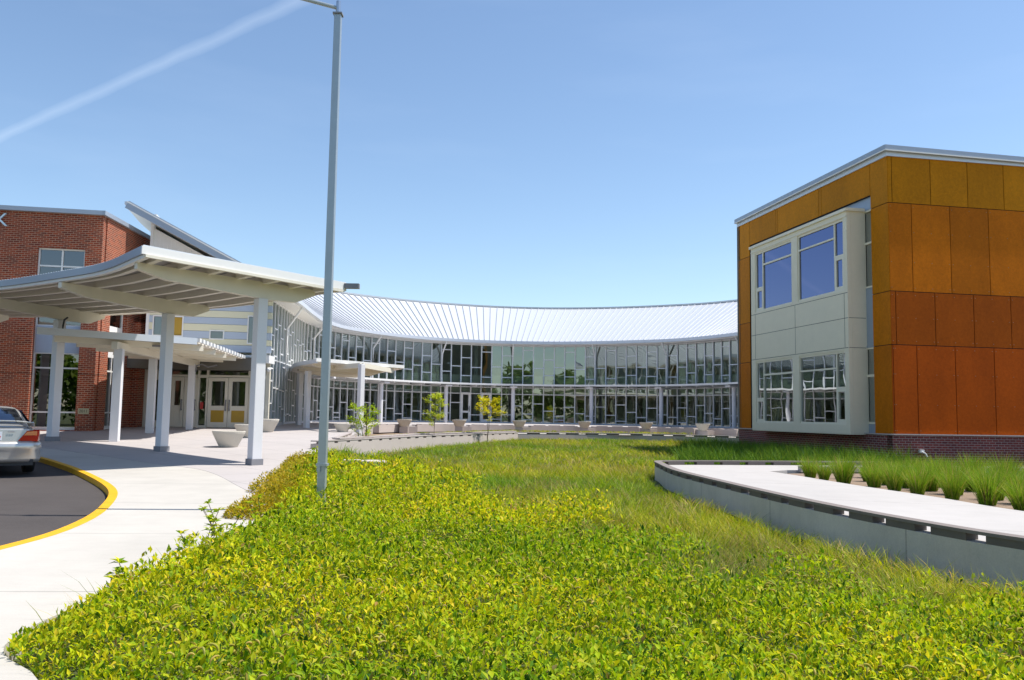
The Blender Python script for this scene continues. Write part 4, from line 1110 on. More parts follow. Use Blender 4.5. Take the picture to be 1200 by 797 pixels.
# ------------------------------------------------------------------ car
def car():
    fwd = Vector((-.588, .809, 0)); rz = math.atan2(fwd.y, fwd.x)
    ctr = Vector((-10.32, 17.08, 0)) + fwd * 2.33
    r = empty('parked_car', (ctr.x, ctr.y, zf(ctr.y) - .09), 'silver saloon car parked at the kerb, only its rear corner in view', 'car', rz=rz)
    def loft(st, prof):
        m = MB(); m.local = True; n = None
        for s_ in st:
            ring = prof(*s_); n = len(ring); m.v += ring
        k = len(st)
        for i in range(k - 1):
            for j in range(n - 1): m.f.append((i * n + j, i * n + j + 1, (i + 1) * n + j + 1, (i + 1) * n + j)); m.m.append(0); m.c.append((1, 1, 1))
        m.f.append(tuple(range(n - 1, -1, -1))); m.f.append(tuple((k - 1) * n + j for j in range(n))); m.m += [0, 0]; m.c += [(1, 1, 1)] * 2
        return m
    def low(x, w, zb, zt):
        h = zt - zb
        L_ = [(-w * .88, zb), (-w * .985, zb + .12), (-w, zb + h * .45), (-w * .975, zb + h * .78), (-w * .90, zt - .02), (-w * .62, zt + .012), (0, zt + .025)]
        return [(x, y, z) for y, z in L_] + [(x, -y, z) for y, z in L_[::-1][1:]]
    b = loft([(-2.32, .74, .42, .90), (-2.26, .82, .30, .97), (-2.0, .865, .24, 1.0), (-1.4, .885, .22, 1.0), (0, .89, .2, .97), (1.0, .885, .2, .93), (1.7, .86, .22, .82), (2.15, .80, .26, .72), (2.33, .68, .34, .58)], low)
    body = b.build('body', 'carp', r, smooth=True, subsurf=2)
    def hi(x, w, w2, zb, zt):
        L_ = [(-w, zb), (-w * .97, zb + (zt - zb) * .3), (-w2, zt - .05), (-w2 * .88, zt), (0, zt + .02)]
        return [(x, y, z) for y, z in L_] + [(x, -y, z) for y, z in L_[::-1][1:]]
    c = loft([(-1.80, .70, .66, .94, 1.0), (-1.62, .77, .68, .93, 1.07), (-1.05, .80, .62, .92, 1.33), (-.55, .81, .60, .92, 1.385), (.1, .81, .60, .92, 1.385), (.6, .80, .61, .90, 1.26), (1.15, .76, .70, .88, .98)], hi)
    c.build('cabin', 'carp', r, smooth=True, subsurf=2)
    g = MB(); g.local = True
    for i in range(8):
        for j in range(6):
            def Q(u, v):
                y = (u - .5) * 2 * (.62 - .10 * v); x = -1.70 + .72 * v - .07 * (1 - (2 * u - 1) ** 2) ; z = 1.03 + .30 * v + .03 * (1 - (2 * u - 1) ** 2) + .025 * math.sin(v * math.pi)
                return (x - .03, y, z)
            g.face([Q(i / 8, j / 6), Q((i + 1) / 8, j / 6), Q((i + 1) / 8, (j + 1) / 6), Q(i / 8, (j + 1) / 6)][::-1])
    g.build('rear_window', 'g_car', r, smooth=True)
    g2 = MB(); g2.local = True
    g2.face([(-1.62, -.58, 1.04), (-1.62, .58, 1.04), (-1.0, .5, 1.31), (-1.0, -.5, 1.31)]); g2.build('rear_shelf', 'caplastic', r)
    for s_ in (-1, 1):
        m = MB(); m.local = True
        P_ = [(-1.35, .80, 1.0), (.35, .812, .98), (.9, .80, .97), (.25, .64, 1.30), (-.9, .645, 1.30)]
        m.face([(x, s_ * (y + .01), z) for x, y, z in P_]); m.build('side_window', 'g_car', r)
    # bumper
    bm_ = MB(); bm_.local = True; prev = None
    path = [(-1.55, -.895), (-2.0, -.895), (-2.28, -.84), (-2.40, -.66), (-2.44, -.3), (-2.45, 0), (-2.44, .3), (-2.40, .66), (-2.28, .84), (-2.0, .895), (-1.55, .895)]
    prof = [(.0, .27), (.015, .34), (.0, .50), (.02, .54), (.015, .63), (-.03, .67)]
    for (x, y) in path:
        L_ = math.hypot(x + 1.3, y); nx_, ny_ = ((x + 1.3) / L_, y / L_)
        prev = len(bm_.v)
        bm_.v += [(x + nx_ * o, y + ny_ * o, z) for o, z in prof]
    n = len(prof)
    for i in range(len(path) - 1):
        for j in range(n - 1): bm_.f.append((i * n + j, i * n + j + 1, (i + 1) * n + j + 1, (i + 1) * n + j)); bm_.m.append(0); bm_.c.append((1, 1, 1))
    bo = bm_.build('bumper', 'carp', r, smooth=True); so_ = bo.modifiers.new('th', 'SOLIDIFY'); so_.thickness = .05; so_.offset = 0
    m = MB(); m.local = True; m.box((-2.34, 0, .26), (.16, 1.5, .12)); m.build('lower_valance', 'caplastic', r)
    # trunk lid, spoiler, lights, plate
    m = MB(); m.local = True
    m.hexa([(-2.36, -.50, .66), (-2.24, -.50, .66), (-2.24, .50, .66), (-2.36, .50, .66), (-2.345, -.66, .93), (-2.2, -.66, .96), (-2.2, .66, .96), (-2.345, .66, .93)])
    m.build('boot_lid', 'carp', r, bevel=.02)
    m = MB(); m.local = True
    pts = [(-2.1, -.72, .99), (-2.24, -.68, 1.06), (-2.28, -.4, 1.085), (-2.29, 0, 1.09), (-2.28, .4, 1.085), (-2.24, .68, 1.06), (-2.1, .72, .99)]
    for a, b_ in zip(pts[:-1], pts[1:]): m.bar(a, b_, .13, .03)
    m.build('spoiler', 'carp', r, bevel=.008)
    for s_ in (-1, 1):
        m = MB(); m.local = True
        o = [(-2.375, s_ * .46, .68), (-2.375 + .03, s_ * .86 * .95, .68), (-2.10, s_ * .885, .70), (-2.10, s_ * .875, .90), (-2.33, s_ * .82, .91), (-2.36, s_ * .62, .89)]
        inn = [(x + .1, y * .93, z) for x, y, z in o]
        m.face(o); m.face(inn[::-1])
        for i in range(6): j = (i + 1) % 6; m.face([o[i], inn[i], inn[j], o[j]])
        li = m.build('tail_light', 'red', r)
        m = MB(); m.local = True
        m.face([(-2.382, s_ * .56, .80), (-2.355, s_ * .80, .80), (-2.337, s_ * .80, .885), (-2.366, s_ * .62, .875)]); m.build('indicator', 'amber', li)
        for x in (-1.42, 1.42):
            m = MB(); m.local = True
            for (ra, hw) in ((.31, .10),):
                for k in range(28):
                    t0, t1 = 2 * math.pi * k / 28, 2 * math.pi * (k + 1) / 28
                    for (r0, y0), (r1, y1) in (((.19, -.08), (.29, -.1)), ((.29, -.1), (.31, -.07)), ((.31, -.07), (.31, .07)), ((.31, .07), (.29, .1)), ((.29, .1), (.19, .08))):
                        m.face([(x + r0 * math.cos(t0), s_ * .78 + y0, .31 + r0 * math.sin(t0)), (x + r0 * math.cos(t1), s_ * .78 + y0, .31 + r0 * math.sin(t1)),
                                (x + r1 * math.cos(t1), s_ * .78 + y1, .31 + r1 * math.sin(t1)), (x + r1 * math.cos(t0), s_ * .78 + y1, .31 + r1 * math.sin(t0))])
            wo = m.build('wheel', 'rubber', r)
            m = MB(); m.local = True
            for k in range(10):
                t = 2 * math.pi * k / 10; m.bar((x, s_ * .85, .31), (x + .19 * math.cos(t), s_ * .85, .31 + .19 * math.sin(t)), .05, .03, up=(0, 1, 0))
            m.build('rim', 'chrome', wo)
    m = MB(); m.local = True; m.box((-2.385, 0, .79), (.03, .36, .17)); p_ = m.build('licence_plate', 'platew', r)
    m = MB(); m.local = True; m.box((-2.402, -.03, .775), (.006, .25, .03)); m.build('plate_band', 'redp', p_)
    m = MB(); m.local = True
    for k, y in enumerate((-.30, -.345, -.385)): m.box((-2.372, y, .875), (.012, .026, .022))
    m.build('badge', 'plate', r)
    return r
car()

# ------------------------------------------------------------------ vegetation
def tone_mesh(name, V, F, T, mat, smooth=False):
    """V (n,3), F (m,k) index array, T (m,3) face colour"""
    me = bpy.data.meshes.new(name); k = F.shape[1]
    me.vertices.add(len(V)); me.vertices.foreach_set('co', V.astype(np.float32).ravel())
    me.loops.add(F.size); me.loops.foreach_set('vertex_index', F.astype(np.int32).ravel())
    me.polygons.add(len(F)); me.polygons.foreach_set('loop_start', np.arange(0, F.size, k, dtype=np.int32))
    me.update(calc_edges=True)
    ca = me.color_attributes.new('tone', 'FLOAT_COLOR', 'CORNER')
    ca.data.foreach_set('color', np.repeat(np.c_[T, np.ones(len(T))], k, axis=0).astype(np.float32).ravel())
    me.materials.append(M[mat]); o = bpy.data.objects.new(name, me); C.objects.link(o)
    if smooth: me.polygons.foreach_set('use_smooth', [True] * len(F))
    return o
def leaves(pos, dirv, length, width, tone_, fold=.25, curl=.0, rg=rng):
    """each leaf = 4 triangles-ish: 2 quads folded on the midrib: base, L, tip, Rr + mid"""
    n = len(pos); d = dirv / np.linalg.norm(dirv, axis=1)[:, None]
    up = np.tile((0, 0, 1.0), (n, 1)) + rg.normal(0, .35, (n, 3))
    s_ = np.cross(d, up); s_ /= np.linalg.norm(s_, axis=1)[:, None] + 1e-9; u = np.cross(s_, d)
    L_, Wd = length[:, None], width[:, None]
    base = pos; mid = pos + d * L_ * .5; tip = pos + d * L_ - u * L_ * curl
    l = pos + d * L_ * .48 - s_ * Wd * .5 + u * Wd * fold; r = pos + d * L_ * .48 + s_ * Wd * .5 + u * Wd * fold
    V = np.stack([base, l, tip, r, mid], 1).reshape(-1, 3); k = np.arange(n)[:, None] * 5
    F = np.concatenate([k + np.array([[0, 4, 1]]), k + np.array([[4, 2, 1]]), k + np.array([[0, 3, 4]]), k + np.array([[4, 3, 2]])], 0)
    T = np.concatenate([tone_] * 4, 0)
    return V, F, T
def blades(pos, dirv, length, width, tone_, bend=.5, seg=3, rg=rng):
    n = len(pos); d = dirv / np.linalg.norm(dirv, axis=1)[:, None]
    h = np.c_[d[:, 0], d[:, 1], np.zeros(n)]; h /= np.linalg.norm(h, axis=1)[:, None] + 1e-9
    a = rg.uniform(0, np.pi, n); s_ = np.c_[np.cos(a), np.sin(a), np.zeros(n)]
    pts = []
    b = (bend if np.ndim(bend) else np.full(n, bend))[:, None]
    for k in range(seg + 1):
        t = k / seg; pts.append(pos + d * (length[:, None] * t) + (h * .9 - np.array([0, 0, .55])) * length[:, None] * b * t * t)
    V = []
    for k in range(seg):
        w = width[:, None] * (1 - k / seg * .75) * .5; V += [pts[k] - s_ * w, pts[k] + s_ * w]
    V.append(pts[seg]); m = len(V); V = np.stack(V, 1).reshape(-1, 3); i = np.arange(n)[:, None] * m
    F = []
    for k in range(seg - 1):
        F += [i + np.array([[2 * k, 2 * k + 1, 2 * k + 3]]), i + np.array([[2 * k, 2 * k + 3, 2 * k + 2]])]
    F.append(i + np.array([[2 * seg - 2, 2 * seg - 1, 2 * seg]]))
    return V, np.concatenate(F, 0), np.concatenate([tone_] * (2 * (seg - 1) + 1), 0)
def merge(parts):
    V, F, T, o = [], [], [], 0
    for v, f, t in parts: V.append(v); F.append(f + o); T.append(t); o += len(v)
    return np.concatenate(V), np.concatenate(F), np.concatenate(T)
def vnoise(x, y, s, seed=0):
    """cheap smooth value noise"""
    r = np.random.default_rng(seed).random((64, 64)); X, Y = x / s + 31, y / s + 17
    xi, yi = np.floor(X).astype(int), np.floor(Y).astype(int); fx, fy = X - xi, Y - yi
    fx = fx * fx * (3 - 2 * fx); fy = fy * fy * (3 - 2 * fy); g = lambda a, b: r[a % 64, b % 64]
    return (g(xi, yi) * (1 - fx) + g(xi + 1, yi) * fx) * (1 - fy) + (g(xi, yi + 1) * (1 - fx) + g(xi + 1, yi + 1) * fx) * fy
soilv = np.vectorize(soil); xlv = lambda y: np.interp(y, EDGE[:, 1], EDGE[:, 0]); xrv = np.vectorize(xr)
def inlawn(x, y, ml=0.0, mr=.12):
    left = np.where(y < 27, xlv(y), np.interp(y, [25.6, 34.2, 43.2], [-5.68, -3.34, .37]))
    ok = (x > left + ml) & (y > 2.2)
    right = np.where(y < 22.3, xrv(y), 12.0)
    ok &= (x < right - mr)
    band = np.interp(x, [-5.68, -3.34, .37, 4.6, 7.5, 10, 12.5], [25.6, 34.2, 43.2, 44.6, 44.3, 43.3, 41.5])
    ok &= (y < band - .1)
    ok &= np.abs(x) < .66 * y + 1.6
    t_ = (x - CX) * G1[0] + (y - CY) * G1[1]; s_ = (x - CX) * G2[0] + (y - CY) * G2[1]
    ok &= ~((s_ > -.1) & (y > 22))
    return ok
# boundary between broad leaves (left, near) and grasses (right, far)
def leafzone(x, y):
    """1 = broad leaves, 0 = grasses"""
    yb = np.interp(x, [-6, -3, -1.0, .5, 1.5, 2.4, 3.4, 5.0, 7], [21.5, 19.5, 16.0, 11.5, 8.5, 7.0, 6.2, 4.9, 4.0])
    k = (yb - y) / (1.8 + .22 * y) + (vnoise(x, y, .9, 3) - .5) * 1.5
    return np.clip(k + .5, 0, 1)

def pal(n, cols, w, jit=.12, rg=rng):
    c = np.array(cols); i = rg.choice(len(cols), n, p=np.array(w) / sum(w))
    return np.clip(c[i] * rg.normal(1, jit, (n, 1)) * rg.normal(1, .05, (n, 3)), 0.002, 1)
G_leaf = [(.31, .40, .010), (.41, .465, .010), (.54, .52, .014), (.17, .28, .010), (.60, .50, .03), (.06, .13, .010), (.32, .22, .06)]
parts = []
for (y0, y1, dens, sc) in ((2.4, 6.5, 620, 1.0), (6.5, 10.5, 430, 1.15), (10.5, 15.5, 260, 1.4), (15.5, 24, 120, 1.9)):
    n = int((y1 - y0) * (2 * .66 * y1 + 2) * dens * 4.6)
    n = int(n * .95)
    x = rng.uniform(-.66 * y1 - 1.2, .66 * y1 + 1.2, n); y = rng.uniform(y0, y1, n)
    ok = inlawn(x, y, .02, .2) & (rng.random(n) < leafzone(x, y)); x, y = x[ok], y[ok]; n = len(x)
    # plant clumps: canopy height field
    ch = .20 + .24 * vnoise(x, y, .22, 5) + .10 * vnoise(x, y, 1.3, 6)
    u = rng.random(n) ** .6; hgt = ch * (.25 + .75 * u) * (1 - .55 * np.clip((vnoise(x, y, .45, 91) - .70) * 5, 0, 1)) * (1 + .22 * (vnoise(x, y, .8, 92) > .7))
    edge = np.clip((x - xlv(y)) / .7 + .12 + .3 * vnoise(x, y, .5, 66), .2, 1); hgt *= edge
    s0 = soilv(x, y)
    pos = np.c_[x, y, s0 + hgt]
    a = rng.uniform(0, 2 * np.pi, n); el = rng.uniform(.25, 1.45, n)
    d = np.c_[np.cos(a) * np.cos(el), np.sin(a) * np.cos(el), np.sin(el)]
    ln = rng.uniform(.030, .065, n) * sc; wd = ln * rng.uniform(.30, .50, n)
    T = pal(n, G_leaf, (3, 4, 3, 2.4, 1.0, 1.4, .25)); k = vnoise(x, y, 1.1, 8)[:, None]; k2 = vnoise(x, y, 3.2, 18)[:, None]
    T = T * (1 + (k - .5) * np.array([[.5, .3, .2]])) * (1 + (k2 - .5) * np.array([[.5, .2, 0]]))
    parts.append(leaves(pos, d, ln, wd, T, curl=.12))
V, F, T = merge(parts)
cover = tone_mesh('ground_cover', V, F, T, 'leaf'); tag(cover, 'dense yellow-green broad-leaved ground cover filling the foreground', 'ground cover', kind='stuff')

# foxtail seed heads nodding above the leaves
n = 5200
y = 2.6 + 14 * rng.random(n) ** 1.25; x = rng.uniform(-1, 1, n) * (.66 * y + 1)
ok = inlawn(x, y, .55, .6) & (rng.random(n) < leafzone(x, y) - .1); x, y = x[ok], y[ok]; n = len(x)
z0 = soilv(x, y) + .30 + .16 * vnoise(x, y, .35, 5) + rng.uniform(-.06, .10, n)
parts = []; a = rng.uniform(0, 2 * np.pi, n); hdir = np.c_[np.cos(a), np.sin(a), np.zeros(n)]; sdir = np.c_[-np.sin(a), np.cos(a), np.zeros(n)]
Ls = rng.uniform(.04, .07, n)[:, None]; prevp = np.c_[x, y, z0]; rad0 = .0048 * (1 + y / 26)[:, None]
rings = []
for k in range(6):
    th = .25 + k * .42; ctr_ = prevp; dvv = hdir * math.sin(th) + np.array([0, 0, math.cos(th)])
    nv = hdir * math.cos(th) - np.array([0, 0, math.sin(th)])
    rr = rad0 * (.55, 1, 1.1, 1, .8, .25)[k]
    rings.append([ctr_ + sdir * rr, ctr_ + nv * rr, ctr_ - sdir * rr, ctr_ - nv * rr]); prevp = prevp + dvv * Ls / 5
V = np.stack([q for r_ in rings for q in r_], 1).reshape(-1, 3); i0 = np.arange(n)[:, None] * 24; Fs = []
for k in range(5):
    for j in range(4):
        a_, b_, c_, d_ = k * 4 + j, k * 4 + (j + 1) % 4, (k + 1) * 4 + (j + 1) % 4, (k + 1) * 4 + j
        Fs += [i0 + np.array([[a_, b_, c_]]), i0 + np.array([[a_, c_, d_]])]
T = np.concatenate([pal(n, [(.42, .36, .07), (.52, .44, .12), (.34, .33, .05)], (3, 2, 2))] * 40, 0)
heads = tone_mesh('seed_heads', V, np.concatenate(Fs), T, 'blade'); tag(heads, 'pale nodding foxtail seed heads scattered over the ground cover', 'seed heads', kind='stuff')

# meadow grass
parts = []
G_gr = [(.25, .32, .015), (.33, .37, .018), (.40, .37, .035), (.13, .21, .012), (.48, .36, .15)]
for (y0, y1, dens, sc) in ((3.5, 8, 1500, 1.0), (8, 14, 900, 1.25), (14, 24, 420, 1.8), (24, 45, 190, 2.7)):
    n = int((y1 - y0) * (1.32 * y1 + 2) * dens * .75)
    x = rng.uniform(-.66 * y1 - 1, .66 * y1 + 1, n); y = rng.uniform(y0, y1, n)
    ok = inlawn(x, y, .05, np.where(y < 21, .22, .05)) & (rng.random(n) > leafzone(x, y) * .90); x, y = x[ok], y[ok]; n = len(x)
    cl = vnoise(x, y, .4, 21); big = vnoise(x, y, 2.4, 22)
    H_ = (.20 + .26 * cl) * np.interp(y, [3, 12, 20, 30, 45], [1.0, .95, .85, .7, .62])
    nearw = np.where(y < 22, np.clip((xrv(y) - x) / .8, 0, 1), 1); H_ = H_ * (.72 + .28 * nearw)
    pos = np.c_[x, y, soilv(x, y) - .02]
    # clump lean
    la = 2 * np.pi * vnoise(x, y, .7, 23) * 2; d = np.c_[np.cos(la) * .35, np.sin(la) * .35, np.ones(n)] + rng.normal(0, .28, (n, 3)) * np.array([[1, 1, .2]])
    T = pal(n, G_gr, (3, 3, 1.4, 2.4, .8)); kk = (big - .5)[:, None]
    T = T * (1 + kk * np.array([[.9, .35, .6]])) * (1 + (cl - .5)[:, None] * .5)
    tan = (vnoise(x, y, 1.0, 31) > .72) & (rng.random(n) < .5); T[tan] = T[tan] * .3 + np.array([.36, .25, .12]) * .7
    parts.append(blades(pos, d, H_ * rng.uniform(.7, 1.25, n), .0075 * sc * rng.uniform(.7, 1.3, n), T, bend=rng.uniform(.1, .7, n)))
V, F, T = merge(parts)
tag(tone_mesh('meadow_grass', V, F, T, 'blade'), 'unmown meadow grass in yellow-green and tan across the far and right side of the lawn', 'grass', kind='stuff')

# yellow green low bushes along the plaza edge
def bush(x, y, rx, ry, h, label, cols=((.36, .28, .02), (.46, .34, .03), (.25, .24, .02)), n=2600, lsz=.045):
    a = rng.uniform(0, 2 * np.pi, n); rr = np.sqrt(rng.random(n)); el = rng.random(n) ** .5
    lump = .82 + .36 * rng.random(9)[(a / (2 * np.pi) * 9).astype(int) % 9]
    px, py = np.cos(a) * rr * rx * lump, np.sin(a) * rr * ry * lump; pz = h * np.sqrt(np.clip(1 - rr ** 2 * .85, 0, 1)) * el * (.85 + .3 * rng.random(n))
    d = np.c_[np.cos(a) * .6, np.sin(a) * .6, np.full(n, .7)] + rng.normal(0, .45, (n, 3))
    T = pal(n, cols, (3, 2, 2)); V, F, T = leaves(np.c_[px, py, pz], d, rng.uniform(.8, 1.4, n) * lsz, rng.uniform(.35, .6, n) * lsz * 1.2, T)
    o = tone_mesh('bush', V, F, T, 'leaf'); o.location = (x, y, soil(x, y)); return tag(o, label, 'bush', group='low yellow-green bushes along the plaza edge')
bl = ['yellow-green low bush at the plaza edge, farthest, beside the slotted curb', 'yellow-green low bush second from the slotted curb', 'rounded yellow bush left of the lamp post by the plaza edge', 'golden bush between the lamp post and the curved paving joint', 'olive bush where the paving joint meets the planting', 'nearest yellowish bush at the white walk edge']
for (x, y, rx, ry, h), lab in zip([(-4.75, 19.6, .45, .8, .42), (-4.25, 18.1, .6, .8, .46), (-3.95, 16.3, .6, .8, .48), (-3.75, 14.7, .6, .7, .44), (-3.45, 13.2, .5, .6, .38), (-3.3, 11.5, .4, .6, .33)], bl): bush(x, y, rx, ry, h, lab)
# tall weeds breaking the edge of the walk
def weed(x, y, h, label, n=40):
    b = empty('tall_weed', (x, y, soil(x, y)), label, 'weed', group='leafy weeds standing at the walk edge')
    rr = random.Random(int(x * 100)); st = MB(); st.local = True; P_, D_ = [], []
    for k in range(4):
        a = rr.uniform(0, 6.28); pts = [(0, 0, 0)]
        hh = h * rr.uniform(.6, 1.0)
        for q in range(1, 7): pts.append((math.cos(a) * .16 * (q / 6) ** 1.5 * h * 2, math.sin(a) * .16 * (q / 6) ** 1.5 * h * 2, hh * q / 6))
        st.tube(pts, .006, 5, r2=.003)
        for q in range(1, 7):
            for _ in range(7):
                b2 = rr.uniform(0, 6.28); P_.append(pts[q]); D_.append((math.cos(b2), math.sin(b2), rr.uniform(.1, .9)))
    st.build('stem', 'bark', b)
    P_, D_ = np.array(P_), np.array(D_); m = len(P_)
    V, F, T = leaves(P_, D_, rng.uniform(.05, .10, m), rng.uniform(.022, .04, m), pal(m, G_leaf[:4], (2, 2, 1, 2)), curl=.2)
    o = tone_mesh('foliage', V, F, T, 'leaf'); o.parent = b
for x, y, h, lab in ((-2.88, 8.1, .55, 'leafy weed leaning over the white walk, left of three'), (-2.86, 8.7, .68, 'tallest leafy weed standing against the white walk'), (-2.72, 9.6, .60, 'small leafy weed against the walk, right of the tallest one'), (-2.85, 6.6, .36, 'low leafy weed near the bottom left corner of the planting')): weed(x, y, h, lab)

# tall grasses at the far right corner behind the path
n = 34000
x = rng.uniform(3.2, 12.2, n); y = rng.uniform(23.6, 41, n)
s_ = (x - CX) * G2[0] + (y - CY) * G2[1]
left = np.interp(y, [23.6, 26, 30, 35, 41], [5.0, 5.4, 6.2, 7.0, 8.6]) + 1.0 * (vnoise(x, y, .8, 44) - .5)
ok = (x > left) & (s_ < -.15) & (y > 23.3 + (x - 5) * .19); x, y = x[ok], y[ok]; n = len(x)
cl = vnoise(x, y, .5, 41)
T = pal(n, [(.08, .17, .02), (.13, .23, .02), (.05, .12, .02), (.20, .28, .03)], (3, 3, 2, 1.2))
d = np.c_[rng.normal(-.08, .22, n), rng.normal(-.05, .22, n), np.ones(n)]
V, F, T = blades(np.c_[x, y, np.full(n, -1.42)], d, (.45 + .5 * cl) * rng.uniform(.6, 1.1, n), rng.uniform(.010, .020, n), T, bend=rng.uniform(.05, .5, n))
tag(tone_mesh('tall_grass', V, F, T, 'tuft'), 'tall dark green grasses massed at the foot of the orange building', 'grass', kind='stuff')
n = 5200; x = rng.uniform(9, 20, n); y = 23.8 + (x - 9) * .16 + rng.uniform(.2, 2.4, n); s_ = (x - CX) * G1[0] + (y - CY) * G1[1]
f_ = (x - CX) * G1[0] + (y - CY) * G1[1]; ok = f_ < -.15; x, y = x[ok], y[ok]; n = len(x)
V, F, T = blades(np.c_[x, y, np.full(n, -1.36)], np.c_[rng.normal(0, .25, n), rng.normal(0, .25, n), np.ones(n)], rng.uniform(.05, .17, n), rng.uniform(.006, .011, n), pal(n, [(.14, .2, .02), (.22, .22, .04), (.08, .14, .02)], (2, 2, 1)), bend=.3)
tag(tone_mesh('verge_grass', V, F, T, 'tuft'), 'short thin grass along the dark brick base of the orange building', 'grass', kind='stuff')

# ornamental grass clumps in the gravel bed
def clump_mesh(seed):
    rg = np.random.default_rng(seed); n = 620
    a = rg.uniform(0, 2 * np.pi, n); r = .11 * np.sqrt(rg.random(n))
    d = np.c_[np.cos(a) * r * 1.2, np.sin(a) * r * 1.2, np.ones(n)] + rg.normal(0, .11, (n, 3))
    T = pal(n, [(.15, .28, .02), (.23, .36, .025), (.34, .38, .05), (.46, .36, .14)], (3, 3, 1.5, .8), rg=rg)
    return blades(np.c_[np.cos(a) * r, np.sin(a) * r, np.zeros(n)], d, rg.uniform(.35, .68, n), rg.uniform(.006, .011, n), T, bend=rg.uniform(.05, .45, n), seg=4, rg=rg)
protos = []
for sd_ in (1, 2, 3):
    V, F, T = clump_mesh(sd_); o = tone_mesh('grass_clump', V, F, T, 'tuft'); protos.append(o)
spots = []
rr = random.Random(9)
rows_ = [(.40, 12), (1.1, 13), (1.9, 12), (2.8, 12), (3.8, 12)]
RB = resample(np.array([(6.2, 19.4), (6.45, 17.4), (6.75, 15.2), (7.0, 13.2), (7.25, 11.6), (7.9, 9.9)]), .05)
RBn = normals2(RB)
if RBn[10, 0] < 0: RBn = -RBn
for row, (off_, cnt) in enumerate(rows_):
    for k in range(cnt):
        t = (k + .5 + (.5 if row % 2 else 0)) / cnt
        if t > 1: continue
        i = min(len(RB) - 1, int(t * len(RB))); x = RB[i, 0] + RBn[i, 0] * off_ + rr.uniform(-.08, .08); y = RB[i, 1] + RBn[i, 1] * off_ + rr.uniform(-.1, .1)
        if y > 20.6 + (x - 6.7) * .18: continue
        if x > .64 * y + .4: continue
        spots.append((x, y, row))
rown = ['front row along the path', 'second row from the path', 'third row from the path', 'fourth row from the path', 'rear row near the edging']
bounds = {}
for x, y, row in spots: bounds.setdefault(row, []).append((x / y, x, y))
def ordinal(k): return ['leftmost', 'second', 'third', 'fourth', 'fifth', 'sixth', 'seventh', 'eighth', 'ninth', 'tenth', 'eleventh', 'twelfth', 'thirteenth'][k]
first = True; cnt_ = 0
for row, L_ in bounds.items():
    for k, (_, x, y) in enumerate(sorted(L_)):
        src = protos[cnt_ % 3]
        o = src if cnt_ < 3 else src.copy()
        if cnt_ >= 3: C.objects.link(o)
        cnt_ += 1
        o.location = (x, y, -1.28); o.rotation_euler = (0, 0, rr.uniform(0, 6.28)); s_ = rr.uniform(.72, 1.15); o.scale = (s_, s_, s_ * rr.uniform(.9, 1.1))
        tag(o, '%s ornamental grass clump from the left in the %s' % (ordinal(k), rown[row]), 'grass clump', 'ornamental grass clumps in the gravel bed')

# young trees
def sapling(x, y, z, h, cw, zlo, label, cols, w, stems, n, seed):
    b = empty('sapling', (x, y, z), label, 'tree'); rg = np.random.default_rng(seed); rr = random.Random(seed)
    m = MB(); m.local = True; tips = []
    for k in range(stems):
        a = rr.uniform(0, 6.28); sp_ = cw * .18 * k
        pts = [(math.cos(a) * sp_ * q / 5 + rr.uniform(-.02, .02), math.sin(a) * sp_ * q / 5, h * .92 * q / 5) for q in range(6)]
        m.tube(pts, .018, 6, r2=.007); tips.append(pts)
    tr_ = m.build('trunk', 'bark', b)
    m = MB(); m.local = True; ends = []
    for pts in tips:
        for q in range(26 // stems):
            t = rr.uniform(zlo / h, 1.0); i = min(4, int(t * 5)); f = t * 5 - i; p = [pts[i][k] * (1 - f) + pts[min(5, i + 1)][k] * f for k in range(3)]
            a = rr.uniform(0, 6.28); prof_ = math.sin(max(.1, min(1, (t - zlo / h) / (1 - zlo / h) * .85 + .12)) * 3.14) ** .6
            L_ = cw * .5 * prof_ * rr.uniform(.55, 1.1); e_ = (p[0] + math.cos(a) * L_, p[1] + math.sin(a) * L_, p[2] + L_ * rr.uniform(.1, .7))
            m.tube([p, e_], .006, 4, r2=.003); ends.append((p, e_))
    m.build('branch', 'bark', b)
    i = rg.integers(0, len(ends), n); t = rg.uniform(.25, 1.1, n)[:, None]; P0 = np.array([ends[k][0] for k in i]); P1 = np.array([ends[k][1] for k in i])
    pos = P0 + (P1 - P0) * t + rg.normal(0, .045, (n, 3)); d = (P1 - P0) + rg.normal(0, .3, (n, 3)) * .6
    V, F, T = leaves(pos, d, rg.uniform(.05, .095, n), rg.uniform(.03, .055, n), pal(n, cols, w, rg=rg), rg=rg)
    o = tone_mesh('crown', V, F, T, 'treeleaf'); o.parent = b
ys = [(.60, .56, .02), (.72, .60, .02), (.36, .42, .02)]
sapling(-5.0, 29.7, -1.42, 1.85, 1.05, .35, 'green multi-stemmed sapling in front of the white column, leftmost of three', [(.26, .40, .02), (.44, .54, .02), (.60, .58, .04)], (3, 3, 1), 3, 1300, 1)
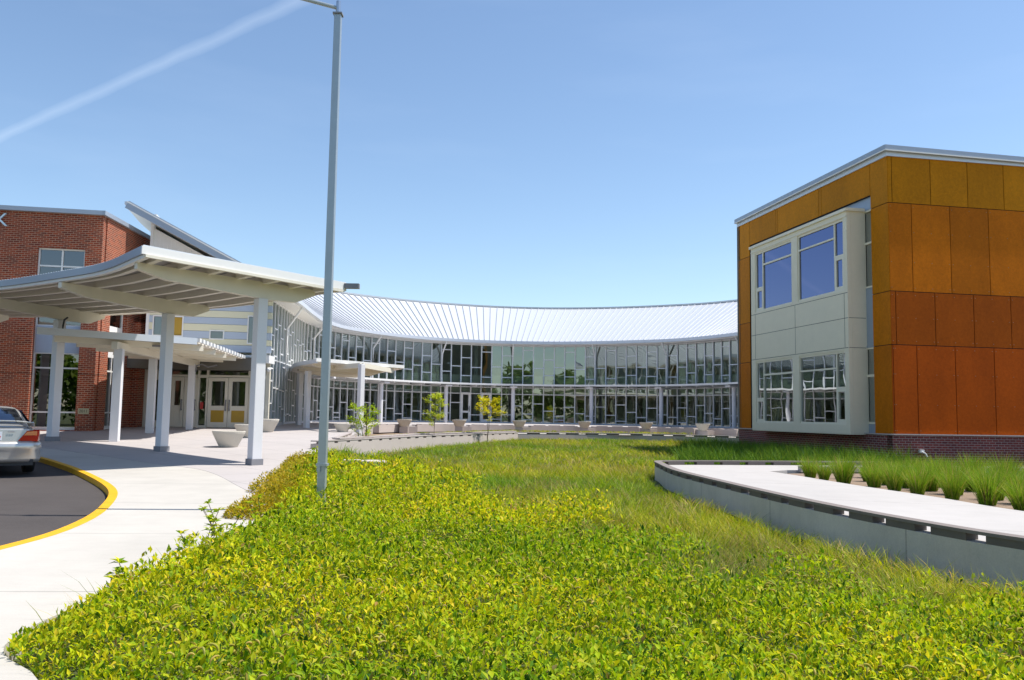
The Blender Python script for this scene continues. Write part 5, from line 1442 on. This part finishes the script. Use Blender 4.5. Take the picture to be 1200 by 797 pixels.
sapling(-3.1, 35.0, -1.42, 2.35, 1.0, .95, 'slim yellow-green sapling with a bare trunk, middle of three', [(.50, .56, .06), (.64, .62, .10), (.34, .44, .03)], (3, 2, 2), 1, 1300, 2)
sapling(-1.05, 39.0, -1.42, 2.3, 1.3, 1.0, 'bright yellow sapling in front of the glass doors, rightmost of three', ys, (3, 4, 2), 2, 1500, 3)

# small plants in the bed behind the low wall
parts = []
n = 420; t = rng.random(n); bx = np.interp(t, [0, .45, .75, 1], [-5.3, -3.0, .5, 10]); by = np.interp(t, [0, .45, .75, 1], [28.5, 36.0, 44.6, 45.3]); bx = bx + rng.uniform(-.9, .0, n); by = by + rng.uniform(.6, 2.4, n)
bz = np.interp(by, [26, 34, 42], [-1.1, -1.05, -.98])
for k in range(36):
    px, py, pz = bx + rng.normal(0, .07, n), by + rng.normal(0, .07, n), bz + rng.uniform(0, .16, n)
    a = rng.uniform(0, 6.28, n); d = np.c_[np.cos(a), np.sin(a), rng.uniform(.2, 1.4, n)]
    parts.append(leaves(np.c_[px, py, pz], d, rng.uniform(.05, .09, n), rng.uniform(.03, .05, n), pal(n, [(.3, .3, .05), (.2, .28, .03), (.42, .3, .12)], (2, 2, 1))))
V, F, T = merge(parts); tag(tone_mesh('bed_plants', V, F, T, 'leaf'), 'small scattered plants in the mulched bed behind the low wall', 'plants', kind='stuff')

# trees behind the photographer (seen only in the glass)
parts = []
n = 42000; x = rng.uniform(-80, 80, n); k_ = vnoise(x, x * 0, 6, 77); y = -48 + rng.normal(0, 3, n); z = -2 + (5 + 6 * k_ + 3 * vnoise(x, x * 0, 1.6, 78)) * np.sqrt(rng.random(n))
d = rng.normal(0, 1, (n, 3)); T = pal(n, [(.10, .18, .03), (.18, .26, .05), (.06, .11, .02)], (2, 2, 1))
V, F, T = leaves(np.c_[x, y, z], d, rng.uniform(.5, 1.1, n), rng.uniform(.4, .8, n), T)
tag(tone_mesh('treeline', V, F, T, 'treeleaf'), 'line of trees across the road behind the viewer', 'trees', kind='stuff')
print('scene built')
